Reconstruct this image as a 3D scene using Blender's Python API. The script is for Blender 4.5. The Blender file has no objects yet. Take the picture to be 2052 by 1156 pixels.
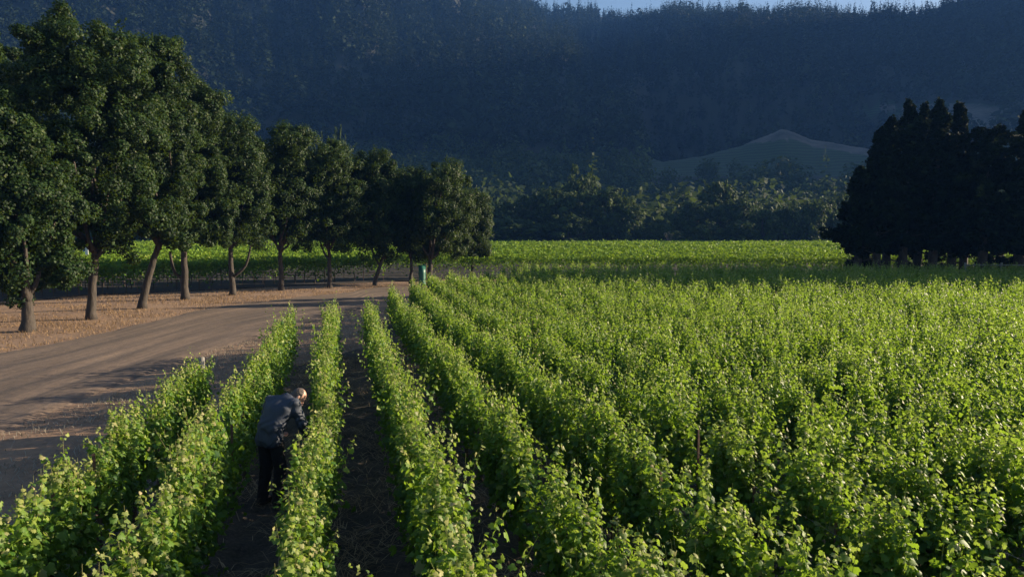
import bpy, math, random
import numpy as np
from mathutils import Vector
R = math.radians
scene = bpy.context.scene
COL = scene.collection

# ------------------------------------------------------------------ camera, sky, sun, exposure
CAM_H, F_PX, W_PX, H_PX = 3.8, 1368.0, 2052.0, 1156.0
YAW, PITCH = R(12.25), R(4.76)
AX = np.array([math.sin(YAW), math.cos(YAW), 0.0])        # level direction of view
RT = np.array([math.cos(YAW), -math.sin(YAW), 0.0])       # level direction to the right of it
cd = bpy.data.cameras.new('camera'); cam = bpy.data.objects.new('camera', cd); COL.objects.link(cam)
cam.location = (0, 0, CAM_H); cam.rotation_euler = (R(90) - PITCH, 0, -YAW)
cd.sensor_width = 36.0; cd.lens = 36.0 * F_PX / W_PX; cd.clip_start = 0.1; cd.clip_end = 6000
scene.camera = cam

SUN_EL, SUN_OFF = R(15.5), R(73.0)
SH = AX * math.cos(SUN_OFF) + RT * math.sin(SUN_OFF)
SUN = np.array([SH[0] * math.cos(SUN_EL), SH[1] * math.cos(SUN_EL), math.sin(SUN_EL)])
world = bpy.data.worlds.new('World'); scene.world = world; world.use_nodes = True
wn = world.node_tree.nodes; wl = world.node_tree.links
sky = wn.new('ShaderNodeTexSky'); sky.sky_type = 'NISHITA'; sky.sun_disc = False
sky.sun_elevation = SUN_EL; sky.sun_rotation = math.atan2(SUN[0], SUN[1])
sky.air_density = 1.0; sky.dust_density = 1.2; sky.ozone_density = 1.6
bg = wn['Background']; wl.new(sky.outputs[0], bg.inputs[0]); bg.inputs[1].default_value = 0.05
ld = bpy.data.lights.new('sun', 'SUN'); ld.energy = 5.0; ld.angle = R(0.5); ld.color = (1.0, 0.82, 0.58)
sun = bpy.data.objects.new('sun', ld); COL.objects.link(sun)
sun.rotation_euler = Vector(SUN).to_track_quat('Z', 'Y').to_euler()
sun.location = (60, 20, 40)
scene.view_settings.view_transform = 'Standard'; scene.view_settings.look = 'None'
scene.view_settings.exposure = 1.75; scene.view_settings.gamma = 1.0
scene.cycles.use_denoising = True
scene.cycles.max_bounces = 8; scene.cycles.diffuse_bounces = 3; scene.cycles.glossy_bounces = 2
scene.cycles.transmission_bounces = 3; scene.cycles.volume_bounces = 1
scene.cycles.transparent_max_bounces = 4

# ------------------------------------------------------------------ helpers
def ray(u, v):
    xn, yn = (u - W_PX / 2) / F_PX, (H_PX / 2 - v) / F_PX
    Z = np.array([0, 0, 1.0])
    return AX * math.cos(PITCH) - Z * math.sin(PITCH) + xn * RT + yn * (AX * math.sin(PITCH) + Z * math.cos(PITCH))
def at_height(u, v, z=0.0):
    d = ray(u, v); t = (z - CAM_H) / d[2]
    return np.array([0, 0, CAM_H]) + d * t
def at_depth(u, v, depth):
    d = ray(u, v); t = depth / float(d @ AX)
    return np.array([0, 0, CAM_H]) + d * t
def cl(xc, depth, z=0.0):                                  # lateral offset and depth seen from the viewpoint -> world
    p = RT * xc + AX * depth
    return np.array([p[0], p[1], z])
def depth_of(x, y): return x * AX[0] + y * AX[1]
def lat_of(x, y): return x * RT[0] + y * RT[1]

FT = R(1.55); FC, FS = math.cos(FT), math.sin(FT)
def dip(x, y):                                             # the near field falls away slightly, then levels out
    d = x * AX[0] + y * AX[1]
    return -0.0139 * (np.minimum(d, 22) - 9) * (1 - smooth(24, 40, d))
def fld(p):                                                # row frame (across, along, up) -> world
    p = np.asarray(p, float); x, y = p[..., 0], p[..., 1]
    X = x * FC - y * FS; Y = x * FS + y * FC
    return np.stack([X, Y, p[..., 2] + dip(X, Y)], -1)
def unfld(X, Y): return X * FC + Y * FS, -X * FS + Y * FC

def smooth(e0, e1, x):
    t = np.clip((np.asarray(x, float) - e0) / (e1 - e0), 0, 1)
    return t * t * (3 - 2 * t)
_ng = np.random.default_rng(77).random((64, 64))
def vnoise(x, y):                                          # tiling value noise in 0..1
    x = np.asarray(x, float); y = np.asarray(y, float)
    xi = np.floor(x).astype(int); yi = np.floor(y).astype(int); fx = x - xi; fy = y - yi
    fx = fx * fx * (3 - 2 * fx); fy = fy * fy * (3 - 2 * fy)
    a = _ng[xi % 64, yi % 64]; b = _ng[(xi + 1) % 64, yi % 64]; c = _ng[xi % 64, (yi + 1) % 64]; d = _ng[(xi + 1) % 64, (yi + 1) % 64]
    return (a * (1 - fx) + b * fx) * (1 - fy) + (c * (1 - fx) + d * fx) * fy
def fbm(x, y, o=4):
    s, a, t = 0.0, 1.0, 0.0
    for i in range(o):
        s = s + a * vnoise(np.asarray(x) * 2 ** i + 13.7 * i, np.asarray(y) * 2 ** i + 7.1 * i); t += a; a *= 0.5
    return s / t
def unit(a):
    return a / np.maximum(np.linalg.norm(a, axis=-1, keepdims=True), 1e-9)

class Geo:
    """collects vertices, faces and per-face values, then links them as one mesh object"""
    def __init__(self): self.v = []; self.f = []; self.n = 0; self.at = {}
    def add(self, verts, *faces, **at):
        verts = np.asarray(verts, np.float32).reshape(-1, 3)
        for f in faces:
            f = np.asarray(f, np.int64); self.f.append(f + self.n)
            for k in ('var', 'tip'):
                val = at.get(k, 0.5 if k == 'var' else 0.0)
                self.at.setdefault(k, []).append(np.broadcast_to(np.asarray(val, np.float32), (len(f),)))
        self.v.append(verts); self.n += len(verts)
    def mesh(self, name, shade=True):
        me = bpy.data.meshes.new(name)
        v = np.concatenate(self.v).astype(np.float32)
        me.vertices.add(len(v)); me.vertices.foreach_set('co', v.ravel())
        ls = np.concatenate([np.full(len(f), f.shape[1], np.int64) for f in self.f])
        li = np.concatenate([f.ravel() for f in self.f]).astype(np.int32)
        me.loops.add(len(li)); me.loops.foreach_set('vertex_index', li)
        me.polygons.add(len(ls)); st = np.concatenate([[0], np.cumsum(ls)[:-1]]).astype(np.int32)
        me.polygons.foreach_set('loop_start', st)
        me.polygons.foreach_set('use_smooth', np.full(len(ls), bool(shade)))
        for k, a in self.at.items():
            at = me.attributes.new(k, 'FLOAT', 'FACE'); at.data.foreach_set('value', np.concatenate(a).astype(np.float32))
        me.update(calc_edges=True); me.validate()
        return me
    def to_field(self):
        self.v = [fld(q) for q in self.v]; return self
    def build(self, name, mat, parent=None, shade=True, loc=(0, 0, 0)):
        me = self.mesh(name, shade); me.materials.append(mat)
        return link(name, me, parent, loc)
def link(name, data, parent=None, loc=(0, 0, 0), rotz=0.0):
    o = bpy.data.objects.new(name, data); COL.objects.link(o)
    o.location = tuple(float(c) for c in loc); o.rotation_euler = (0, 0, rotz)
    if parent is not None: o.parent = parent
    return o
def tag(o, label=None, cat=None, group=None, kind=None):
    for k, val in (('label', label), ('category', cat), ('group', group), ('kind', kind)):
        if val: o[k] = val
    return o
def thing(name, loc, label, cat, group=None, rotz=0.0):
    return tag(link(name, None, None, loc, rotz), label, cat, group)

def tube(g, pts, radii, sides=8, var=0.5, cap=True, tip=0.0):
    pts = np.asarray(pts, float); n = len(pts); radii = np.broadcast_to(np.asarray(radii, float), (n,))
    tan = unit(np.gradient(pts, axis=0)); ref = np.array([0.31, 0.93, 0.17])
    s = unit(np.cross(tan, ref)); b = np.cross(tan, s)
    a = np.linspace(0, 2 * math.pi, sides, endpoint=False)
    ring = pts[:, None] + radii[:, None, None] * (np.cos(a)[None, :, None] * s[:, None] + np.sin(a)[None, :, None] * b[:, None])
    i = np.arange(n - 1)[:, None] * sides; j = np.arange(sides)[None]; k = (j + 1) % sides
    q = np.stack([i + j, i + k, i + sides + k, i + sides + j], -1).reshape(-1, 4)
    if cap:
        g.add(ring.reshape(-1, 3), q, [list(range(sides))[::-1]], [list(range((n - 1) * sides, n * sides))], var=var, tip=tip)
    else: g.add(ring.reshape(-1, 3), q, var=var, tip=tip)
def box(g, c, s, var=0.5):
    c = np.asarray(c, float); s = np.asarray(s, float) / 2
    v = np.array([[x, y, z] for z in (-1, 1) for y in (-1, 1) for x in (-1, 1)]) * s + c
    g.add(v, [[0, 2, 3, 1], [4, 5, 7, 6], [0, 1, 5, 4], [2, 6, 7, 3], [0, 4, 6, 2], [1, 3, 7, 5]], var=var)

_ang = np.radians([-90, -48, -8, 22, 50, 70, 90, 110, 130, 158, 188, 228])
_rad = np.array([0.16, 0.50, 0.56, 0.40, 0.60, 0.44, 0.66, 0.44, 0.60, 0.40, 0.56, 0.50])
LEAF = np.stack([np.cos(_ang) * _rad, np.sin(_ang) * _rad, 0 * _ang], 1)
LEAF = np.concatenate([[[0, 0, 0.0]], LEAF]); LEAF[:, 2] = -0.35 * np.abs(LEAF[:, 0]) - 0.25 * (LEAF[:, 1] - 0.1) ** 2
_k = len(LEAF) - 1
LEAF_F = np.array([[0, 1 + i, 1 + (i + 1) % _k] for i in range(_k)])
QUAD = np.array([[0, -0.5, -0.05], [0.46, 0.05, -0.16], [0, 0.6, -0.08], [-0.46, 0.05, -0.16]]); QUAD_F = np.array([[0, 1, 2, 3]])
BENT = np.array([[0, -0.5, 0.0], [0.48, 0.0, -0.2], [0, 0.58, -0.02], [-0.48, 0.0, -0.2]]); BENT_F = np.array([[0, 1, 2], [0, 2, 3]])
def leaves(g, pos, nrm, tipd, size, shape, var, tip=0.0):
    T, FF = {'lobed': (LEAF, LEAF_F), 'quad': (QUAD, QUAD_F), 'bent': (BENT, BENT_F)}[shape]
    m = len(pos)
    if not m: return
    n = unit(nrm); d = unit(tipd - (tipd * n).sum(1, keepdims=True) * n); s = np.cross(d, n)
    v = pos[:, None] + size[:, None, None] * (T[None, :, :1] * s[:, None] + T[None, :, 1:2] * d[:, None] + T[None, :, 2:] * n[:, None])
    f = (np.arange(m)[:, None, None] * len(T) + FF[None]).reshape(-1, FF.shape[1])
    g.add(v.reshape(-1, 3), f, var=np.repeat(var, len(FF)), tip=np.repeat(np.broadcast_to(tip, (m,)), len(FF)))

# ------------------------------------------------------------------ materials
def mat(name):
    m = bpy.data.materials.new(name); m.use_nodes = True
    nt = m.node_tree; return m, nt.nodes, nt.links, nt.nodes['Principled BSDF'], nt.nodes['Material Output']
def attr(n, name):
    a = n.new('ShaderNodeAttribute'); a.attribute_name = name; return a
def ramp(n, stops):
    r = n.new('ShaderNodeValToRGB'); e = r.color_ramp.elements
    while len(e) < len(stops): e.new(0.5)
    for q, (p, c) in zip(e, stops): q.position = p; q.color = (*c, 1)
    return r
def noise(n, l, scale, detail=6, rough=0.6, vec=None, stretch=None):
    t = n.new('ShaderNodeTexNoise'); t.inputs['Scale'].default_value = scale; t.inputs['Detail'].default_value = detail; t.inputs['Roughness'].default_value = rough
    src = vec
    if src is None:
        tc = n.new('ShaderNodeTexCoord'); src = tc.outputs['Object']
    if stretch:
        mp = n.new('ShaderNodeMapping'); mp.inputs['Scale'].default_value = stretch; l.new(src, mp.inputs[0]); src = mp.outputs[0]
    l.new(src, t.inputs['Vector']); return t
def mixc(n, l, fac, a, b):
    x = n.new('ShaderNodeMix'); x.data_type = 'RGBA'
    for s, val in ((x.inputs[0], fac), (x.inputs[6], a), (x.inputs[7], b)):
        if isinstance(val, (int, float)): s.default_value = val
        elif isinstance(val, tuple): s.default_value = (*val, 1)
        else: l.new(val, s)
    return x.outputs[2]
def bump(n, l, b, h, strength, dist=0.02):
    k = n.new('ShaderNodeBump'); k.inputs['Strength'].default_value = strength; k.inputs['Distance'].default_value = dist
    l.new(h, k.inputs['Height']); l.new(k.outputs[0], b.inputs['Normal'])
def leaf_mat(name, stops, tipc, rough=0.4, trans=0.35, tcol=(0.25, 0.42, 0.03), spec=0.5):
    m, n, l, b, o = mat(name)
    rp = ramp(n, stops); l.new(attr(n, 'var').outputs['Fac'], rp.inputs[0])
    c = mixc(n, l, attr(n, 'tip').outputs['Fac'], rp.outputs[0], tipc)
    l.new(c, b.inputs['Base Color']); b.inputs['Roughness'].default_value = rough; b.inputs['Specular IOR Level'].default_value = spec
    tr = n.new('ShaderNodeBsdfTranslucent')
    mm = n.new('ShaderNodeMix'); mm.data_type = 'RGBA'; mm.blend_type = 'MULTIPLY'; mm.inputs[0].default_value = 0.0
    l.new(mixc(n, l, 0.6, c, tcol), tr.inputs[0])
    ms = n.new('ShaderNodeMixShader'); ms.inputs[0].default_value = trans
    l.new(b.outputs[0], ms.inputs[1]); l.new(tr.outputs[0], ms.inputs[2]); l.new(ms.outputs[0], o.inputs['Surface'])
    return m
def plain(name, c1, c2, scale=8, rough=0.8, bstr=0.3, stretch=None, bdist=0.02):
    m, n, l, b, o = mat(name)
    t = noise(n, l, scale, 6, 0.65, None, stretch); rp = ramp(n, [(0.3, c1), (0.7, c2)]); l.new(t.outputs[0], rp.inputs[0])
    l.new(rp.outputs[0], b.inputs['Base Color']); b.inputs['Roughness'].default_value = rough; bump(n, l, b, t.outputs[0], bstr, bdist)
    return m
M = {}
M['vine'] = leaf_mat('vine_leaf', [(0, (0.018, 0.066, 0.020)), (0.4, (0.066, 0.155, 0.02)), (0.75, (0.142, 0.235, 0.026)), (1, (0.27, 0.32, 0.06))], (0.40, 0.33, 0.18), 0.52, 0.40, (0.36, 0.55, 0.03), 0.3)  # dark teal end paints in leaf shade; beige is shoot tips and partly glints
M['vine_far'] = leaf_mat('vine_leaf_far_field', [(0, (0.06, 0.14, 0.018)), (0.5, (0.11, 0.215, 0.02)), (1, (0.19, 0.28, 0.03))], (0.3, 0.32, 0.08), 0.6, 0.26, (0.34, 0.5, 0.02), 0.12)
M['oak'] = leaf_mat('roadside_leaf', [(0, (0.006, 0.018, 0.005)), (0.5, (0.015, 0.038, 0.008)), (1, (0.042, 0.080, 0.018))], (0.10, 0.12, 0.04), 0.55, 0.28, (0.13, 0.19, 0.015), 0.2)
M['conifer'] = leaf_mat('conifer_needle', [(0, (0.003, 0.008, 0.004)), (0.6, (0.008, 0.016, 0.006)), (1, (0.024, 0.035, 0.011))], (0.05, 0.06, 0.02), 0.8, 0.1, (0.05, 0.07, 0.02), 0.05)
M['bush'] = leaf_mat('valley_leaf', [(0, (0.013, 0.026, 0.008)), (0.5, (0.03, 0.052, 0.015)), (1, (0.082, 0.110, 0.032))], (0.12, 0.14, 0.05), 0.7, 0.2, (0.14, 0.2, 0.03), 0.12)
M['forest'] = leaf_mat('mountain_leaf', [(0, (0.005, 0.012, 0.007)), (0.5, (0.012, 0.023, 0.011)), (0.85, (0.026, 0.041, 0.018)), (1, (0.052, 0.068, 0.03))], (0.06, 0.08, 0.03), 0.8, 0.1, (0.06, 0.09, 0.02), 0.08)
M['woods'] = leaf_mat('woods_leaf', [(0, (0.016, 0.030, 0.010)), (0.5, (0.033, 0.053, 0.017)), (1, (0.085, 0.108, 0.033))], (0.12, 0.14, 0.05), 0.7, 0.2, (0.14, 0.2, 0.03), 0.12)
M['bark'] = plain('bark', (0.020, 0.016, 0.013), (0.07, 0.056, 0.046), 9, 0.9, 0.9, (1, 1, 0.25), 0.04)
M['cane'] = plain('green_cane', (0.10, 0.13, 0.03), (0.20, 0.18, 0.06), 20, 0.6, 0.1)
M['vinewood'] = plain('vine_wood', (0.04, 0.03, 0.022), (0.11, 0.08, 0.06), 22, 0.9, 0.8)
M['stake'] = plain('rusted_stake', (0.07, 0.035, 0.022), (0.15, 0.085, 0.055), 30, 0.7, 0.2)
M['post'] = plain('grey_wood', (0.13, 0.12, 0.11), (0.30, 0.28, 0.25), 14, 0.85, 0.5, (1, 1, 0.12))
M['wire'] = plain('wire', (0.2, 0.2, 0.2), (0.32, 0.32, 0.32), 10, 0.45, 0.0)
M['straw'] = leaf_mat('dry_straw', [(0, (0.17, 0.12, 0.075)), (0.5, (0.31, 0.22, 0.14)), (1, (0.48, 0.37, 0.24))], (0.4, 0.3, 0.2), 0.7, 0.1, (0.4, 0.3, 0.15), 0.2)
M['drygrass'] = leaf_mat('dry_grass', [(0, (0.17, 0.108, 0.058)), (0.5, (0.25, 0.162, 0.09)), (1, (0.33, 0.225, 0.125))], (0.2, 0.22, 0.07), 0.7, 0.2, (0.5, 0.35, 0.15), 0.2)
M['greygrass'] = leaf_mat('grey_grass', [(0, (0.16, 0.14, 0.11)), (0.5, (0.27, 0.24, 0.19)), (1, (0.38, 0.34, 0.27))], (0.2, 0.22, 0.07), 0.7, 0.15, (0.4, 0.34, 0.22), 0.2)

# ------------------------------------------------------------------ where the near rows stand
ROW0, STEP, NROW = -2.70, 1.155, 48
ends_px = [(404, 706), (612, 622), (697, 609), (748, 600), (786, 570), (826, 562), (872, 553)]
rows = []
for i in range(NROW):
    x = ROW0 + STEP * i
    if i < 7:
        p = at_height(*ends_px[i], 1.5); y1 = float(unfld(p[0], p[1])[1])
    else:
        d0 = 36.5 + 9.0 * float(smooth(5.5, 13, x)); y1 = (d0 - (x * FC * AX[0] + x * FS * AX[1])) / (FC * AX[1] - FS * AX[0])
    y0 = max(1.9, abs(x) / math.tan(R(50.0)) - 5.0 if x > 0 else abs(x) / math.tan(R(24.6)) - 3.0)
    if y1 - y0 > 1.5: rows.append((x, y0, y1))

def field_mask(X, Y, w=1.6):
    x, y = unfld(X, Y); lim = np.interp(x, [r[0] for r in rows], [r[2] for r in rows])
    return smooth(ROW0 - 0.9 - w, ROW0 - 0.5, x) * (1 - smooth(lim + 0.3, lim + 0.3 + w, y))

# ------------------------------------------------------------------ ground, road, soil
def grid_sheet(name, xs, ys, zf, material, field=False):
    X, Y = np.meshgrid(xs, ys); Z = zf(X, Y); nx, ny = len(xs), len(ys)
    i = np.arange(ny - 1)[:, None] * nx; j = np.arange(nx - 1)[None]
    q = np.stack([i + j, i + j + 1, i + nx + j + 1, i + nx + j], -1).reshape(-1, 4)
    g = Geo(); g.add(np.stack([X, Y, Z], -1).reshape(-1, 3), q)
    if field: g.to_field()
    return g.build(name, material)
def spaced(a, b, c, d, fine, coarse_n):
    return np.concatenate([a - np.geomspace(1, a - c + 1, coarse_n)[::-1] + 1 - 1e-3, np.arange(a, b, fine), b + np.geomspace(1, d - b + 1, coarse_n) - 1 + 1e-3])

m, n, l, b, o = mat('dry_ground')
n1 = noise(n, l, 0.35, 8, 0.65); n2 = noise(n, l, 6.0, 8, 0.7); n3 = noise(n, l, 0.09, 4, 0.5)
r1 = ramp(n, [(0.3, (0.15, 0.09, 0.058)), (0.5, (0.27, 0.165, 0.10)), (0.72, (0.36, 0.235, 0.14))]); l.new(n1.outputs[0], r1.inputs[0])
r2 = ramp(n, [(0.35, (0.10, 0.07, 0.05)), (0.65, (0.30, 0.19, 0.115))]); l.new(n2.outputs[0], r2.inputs[0])
l.new(mixc(n, l, 0.45, r1.outputs[0], r2.outputs[0]), b.inputs['Base Color']); b.inputs['Roughness'].default_value = 0.95; bump(n, l, b, n2.outputs[0], 0.6, 0.05)
M['ground'] = m
def ground_z(X, Y):
    d = np.hypot(X, Y)
    return -0.03 + 0.05 * (fbm(X * 0.35, Y * 0.35, 3) - 0.5) * (1 - smooth(70, 120, d)) + (dip(X, Y) - 0.06) * field_mask(X, Y)
xs = spaced(-34, 34, -1180, 1180, 0.5, 26); ys = spaced(-6, 62, -300, 1180, 0.5, 26)
tag(grid_sheet('ground', xs, ys, ground_z, M['ground']), kind='structure')

# road: left edge / right edge traced on the ground, lofted
Ledge = [(-420, 800), (-150, 735), (0, 704), (130, 682), (300, 642), (420, 616), (560, 598), (690, 585), (790, 574)]
Redge = [(-420, 1150), (-150, 960), (0, 880), (150, 810), (330, 742), (480, 690), (600, 655), (720, 622), (800, 598)]
def spline(p, k):
    p = np.asarray(p); t = np.linspace(0, len(p) - 1, k); i = np.clip(t.astype(int), 0, len(p) - 2); f = (t - i)[:, None]
    p0 = p[np.maximum(i - 1, 0)]; p1 = p[i]; p2 = p[i + 1]; p3 = p[np.minimum(i + 2, len(p) - 1)]
    return 0.5 * (2 * p1 + (p2 - p0) * f + (2 * p0 - 5 * p1 + 4 * p2 - p3) * f ** 2 + (3 * p1 - p0 - 3 * p2 + p3) * f ** 3)
Lw = [at_height(u, v)[:2] for u, v in Ledge] + [cl(6, 47.5)[:2], cl(25, 47.5)[:2], cl(60, 47)[:2]]
Rw = [at_height(u, v)[:2] for u, v in Redge] + [cl(4, 42.0)[:2], cl(25, 45.0)[:2], cl(60, 45)[:2]]
KL, KW = 260, 44
Ls, Rs = spline(Lw, KL), spline(Rw, KL)
tt = np.linspace(0, 1, KW)
wob = 1 + 0.0 * tt
P = Ls[:, None] * (1 - tt[None, :, None]) + Rs[:, None] * tt[None, :, None]
s_al = np.concatenate([[0], np.cumsum(np.linalg.norm(np.diff((Ls + Rs) / 2, axis=0), axis=1))])
edge = np.minimum(tt, 1 - tt)[None] + 0.10 * (fbm(P[..., 0] * 0.9, P[..., 1] * 0.9, 4) - 0.62)
Zr = -0.06 + 0.085 * smooth(0.0, 0.055, edge)
rut = sum(np.exp(-((tt - c) / 0.035) ** 2) for c in (0.26, 0.44, 0.58, 0.76))[None]
Zr = Zr - 0.025 * rut * (0.5 + fbm(s_al[:, None] * 0.3 + 0 * tt, tt[None] * 6 + 0 * s_al[:, None], 3)) + 0.03 * (fbm(s_al[:, None] * 0.5 + 0 * tt, tt[None] * 14 + 0 * s_al[:, None], 4) - 0.5)
m, n, l, b, o = mat('dirt_road')
av = n.new('ShaderNodeAttribute'); av.attribute_name = 'along'
k1 = noise(n, l, 1.0, 8, 0.65, av.outputs['Vector'], (0.25, 26, 1)); k2 = noise(n, l, 3.5, 9, 0.72); k3 = noise(n, l, 1.0, 4, 0.5, av.outputs['Vector'], (0.12, 6, 1))
ra = ramp(n, [(0.36, (0.042, 0.031, 0.025)), (0.5, (0.115, 0.082, 0.06)), (0.64, (0.225, 0.16, 0.112))]); l.new(k1.outputs[0], ra.inputs[0])
rb = ramp(n, [(0.38, (0.05, 0.038, 0.031)), (0.62, (0.19, 0.137, 0.098))]); l.new(k2.outputs[0], rb.inputs[0])
rc = ramp(n, [(0.36, (0.07, 0.05, 0.04)), (0.64, (0.22, 0.15, 0.105))]); l.new(k3.outputs[0], rc.inputs[0])
l.new(mixc(n, l, 0.4, mixc(n, l, 0.4, ra.outputs[0], rb.outputs[0]), rc.outputs[0]), b.inputs['Base Color']); b.inputs['Roughness'].default_value = 0.92
bump(n, l, b, k2.outputs[0], 0.5, 0.04); M['road'] = m
g = Geo(); i = np.arange(KL - 1)[:, None] * KW; j = np.arange(KW - 1)[None]
g.add(np.concatenate([P, Zr[..., None]], -1).reshape(-1, 3), np.stack([i + j, i + j + 1, i + KW + j + 1, i + KW + j], -1).reshape(-1, 4)[:, ::-1])
road = g.build('dirt_road', M['road']); tag(road, kind='structure')
a = road.data.attributes.new('along', 'FLOAT_VECTOR', 'POINT')
a.data.foreach_set('vector', np.stack([np.repeat(s_al, KW), np.tile(tt, KL), np.zeros(KL * KW)], 1).astype(np.float32).ravel())

# ------------------------------------------------------------------ near vineyard rows
# soil sheet under the rows, lumpy with low berms along the rows
m, n, l, b, o = mat('vineyard_soil')
n1 = noise(n, l, 2.2, 8, 0.7); n2 = noise(n, l, 26.0, 6, 0.7)
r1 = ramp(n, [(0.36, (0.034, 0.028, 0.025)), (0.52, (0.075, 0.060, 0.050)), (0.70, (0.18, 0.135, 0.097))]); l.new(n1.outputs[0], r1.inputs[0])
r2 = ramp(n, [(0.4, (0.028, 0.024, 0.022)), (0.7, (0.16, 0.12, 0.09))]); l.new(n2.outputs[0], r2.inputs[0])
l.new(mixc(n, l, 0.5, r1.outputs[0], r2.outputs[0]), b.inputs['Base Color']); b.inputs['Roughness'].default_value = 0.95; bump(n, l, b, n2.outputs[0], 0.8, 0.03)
M['soil'] = m
def soil_z(X, Y):
    ph = ((X - ROW0) / STEP) % 1.0; berm = np.minimum(ph, 1 - ph)
    z = 0.03 + 0.05 * (1 - smooth(0.0, 0.28, berm)) + 0.17 * (fbm(X * 2.6, Y * 2.6, 5) - 0.5)
    xe = np.array([r[0] for r in rows]); ye = np.array([r[2] for r in rows])
    lim = np.interp(X, xe, ye) + 0.9
    inside = smooth(0.0, 0.9, lim - Y) * smooth(ROW0 - 0.75, ROW0 - 0.1, X + 0.25 * (fbm(X * 0 + 3, Y * 1.1, 3) - 0.5))
    return -0.10 + (z + 0.10) * inside
xs = np.concatenate([np.arange(-4.0, 4.5, 0.07), np.arange(4.5, 47, 0.3)]); ys = np.concatenate([np.arange(1.0, 16, 0.07), np.arange(16, 48, 0.3)])
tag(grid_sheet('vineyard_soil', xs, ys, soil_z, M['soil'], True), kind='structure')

rng = np.random.default_rng(5)
def blades(g, pos, length, flat, width, rng, var=None):
    """thin bent grass blades / straws: pos (m,3); flat 0 upright .. 1 lying"""
    m = len(pos); a = rng.random(m) * 2 * math.pi
    d = np.stack([np.cos(a), np.sin(a), np.zeros(m)], 1); up = np.array([0, 0, 1.0])
    e = rng.normal(0, 0.35, m) * (1 - flat) + (1.45 - np.abs(rng.normal(0, 0.22, m))) * flat
    dirn = d * np.sin(e)[:, None] + up * np.abs(np.cos(e))[:, None]
    side = unit(np.cross(dirn, up) + 1e-6) * width
    mid = pos + dirn * (length * 0.55)[:, None]; e2 = d * np.sin(e * 1.3 + 0.35)[:, None] + up * np.cos(np.minimum(e * 1.3 + 0.35, 1.7))[:, None]
    tip = mid + e2 * (length * 0.45)[:, None]
    v = np.stack([pos - side, pos + side, mid + side * 0.8, mid - side * 0.8, tip], 1).reshape(-1, 3)
    k = np.arange(m)[:, None] * 5
    vr = rng.random(m) if var is None else var
    g.add(v, k + np.array([[0, 1, 2, 3]]), var=vr); g.f.append((k + np.array([[3, 2, 4]])) + (g.n - m * 5)); g.at['var'].append(vr.astype(np.float32)); g.at['tip'].append(np.zeros(m, np.float32))
# straw and prunings lying in the aisles
g = Geo(); N = 90000
y = 2.0 + (rng.random(N) ** 1.5) * 24; x = rng.uniform(-4, 9, N); k = fbm(x * 1.9, y * 1.9, 3) > 0.34 + 0.3 * rng.random(N); x, y = x[k], y[k]
lim = np.interp(x, [r[0] for r in rows], [r[2] for r in rows]); k = (y < lim + 0.4) & (x > ROW0 - 0.5); x, y = x[k], y[k]
blades(g, np.stack([x, y, soil_z(x, y) + 0.008], 1), rng.uniform(0.08, 0.36, len(x)), 0.90, 0.0045, rng)
tag(g.to_field().build('dry_straw', M['straw']), kind='stuff')
# grey grass strip between the outermost vines and the road, golden grass round the roadside trees
def in_px(poly, x, y):
    ins = np.zeros(len(x), bool); p = [at_height(u, v)[:2] for u, v in poly]
    for (x0, y0), (x1, y1) in zip(p, p[1:] + p[:1]):
        c = ((y0 > y) != (y1 > y)); xi = (x1 - x0) * (y - y0) / (y1 - y0 + 1e-12) + x0
        ins ^= c & (x < xi)
    return ins
g = Geo(); N = 90000
x = rng.uniform(-12, 0, N); y = rng.uniform(4, 34, N)
k = in_px([(-300, 1156), (-300, 960), (0, 862), (200, 800), (420, 705), (600, 650), (740, 612), (790, 600), (770, 700), (640, 760), (560, 900), (420, 1000), (200, 1156)], x, y) & (vnoise(x * 1.3, y * 1.3) > rng.random(N) * 0.9)
x, y = x[k], y[k]
xl, yl = unfld(x, y); lim = np.interp(xl, [r[0] for r in rows], [r[2] for r in rows], left=-1)
k = (xl < ROW0 - 0.35) | (yl > lim + 0.5); x, y = x[k], y[k]
blades(g, np.stack([x, y, -0.02 + (dip(x, y) - 0.05) * field_mask(x, y)], 1), rng.uniform(0.05, 0.15, len(x)), 0.55, 0.006, rng)
tag(g.build('grey_grass', M['greygrass']), kind='stuff')
g = Geo(); N = 120000
x = rng.uniform(-40, 4, N); y = rng.uniform(14, 54, N)
k = in_px([(-420, 800), (-150, 738), (0, 706), (130, 684), (300, 644), (420, 618), (560, 600), (690, 587), (790, 576), (800, 566), (560, 573), (208, 588), (10, 606), (-300, 640)], x, y) & (fbm(x * 0.8, y * 0.8, 3) > 0.30 + 0.35 * rng.random(N))
x, y = x[k], y[k]
blades(g, np.stack([x, y, -0.03 + 0 * x], 1), rng.uniform(0.06, 0.17, len(x)), 0.35, 0.010, rng)
tag(g.build('dry_grass', M['drygrass']), kind='stuff')

ORD = 'first second third fourth fifth sixth seventh eighth ninth tenth eleventh twelfth thirteenth fourteenth fifteenth sixteenth seventeenth eighteenth nineteenth twentieth'.split()
TENS = ['', '', 'twenty', 'thirty', 'forty']
def ordinal(k):
    if k <= 20: return ORD[k - 1]
    t, u = divmod(k, 10)
    return (TENS[t] + '-' + ORD[u - 1]) if u else TENS[t][:-1] + 'ieth'

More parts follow.
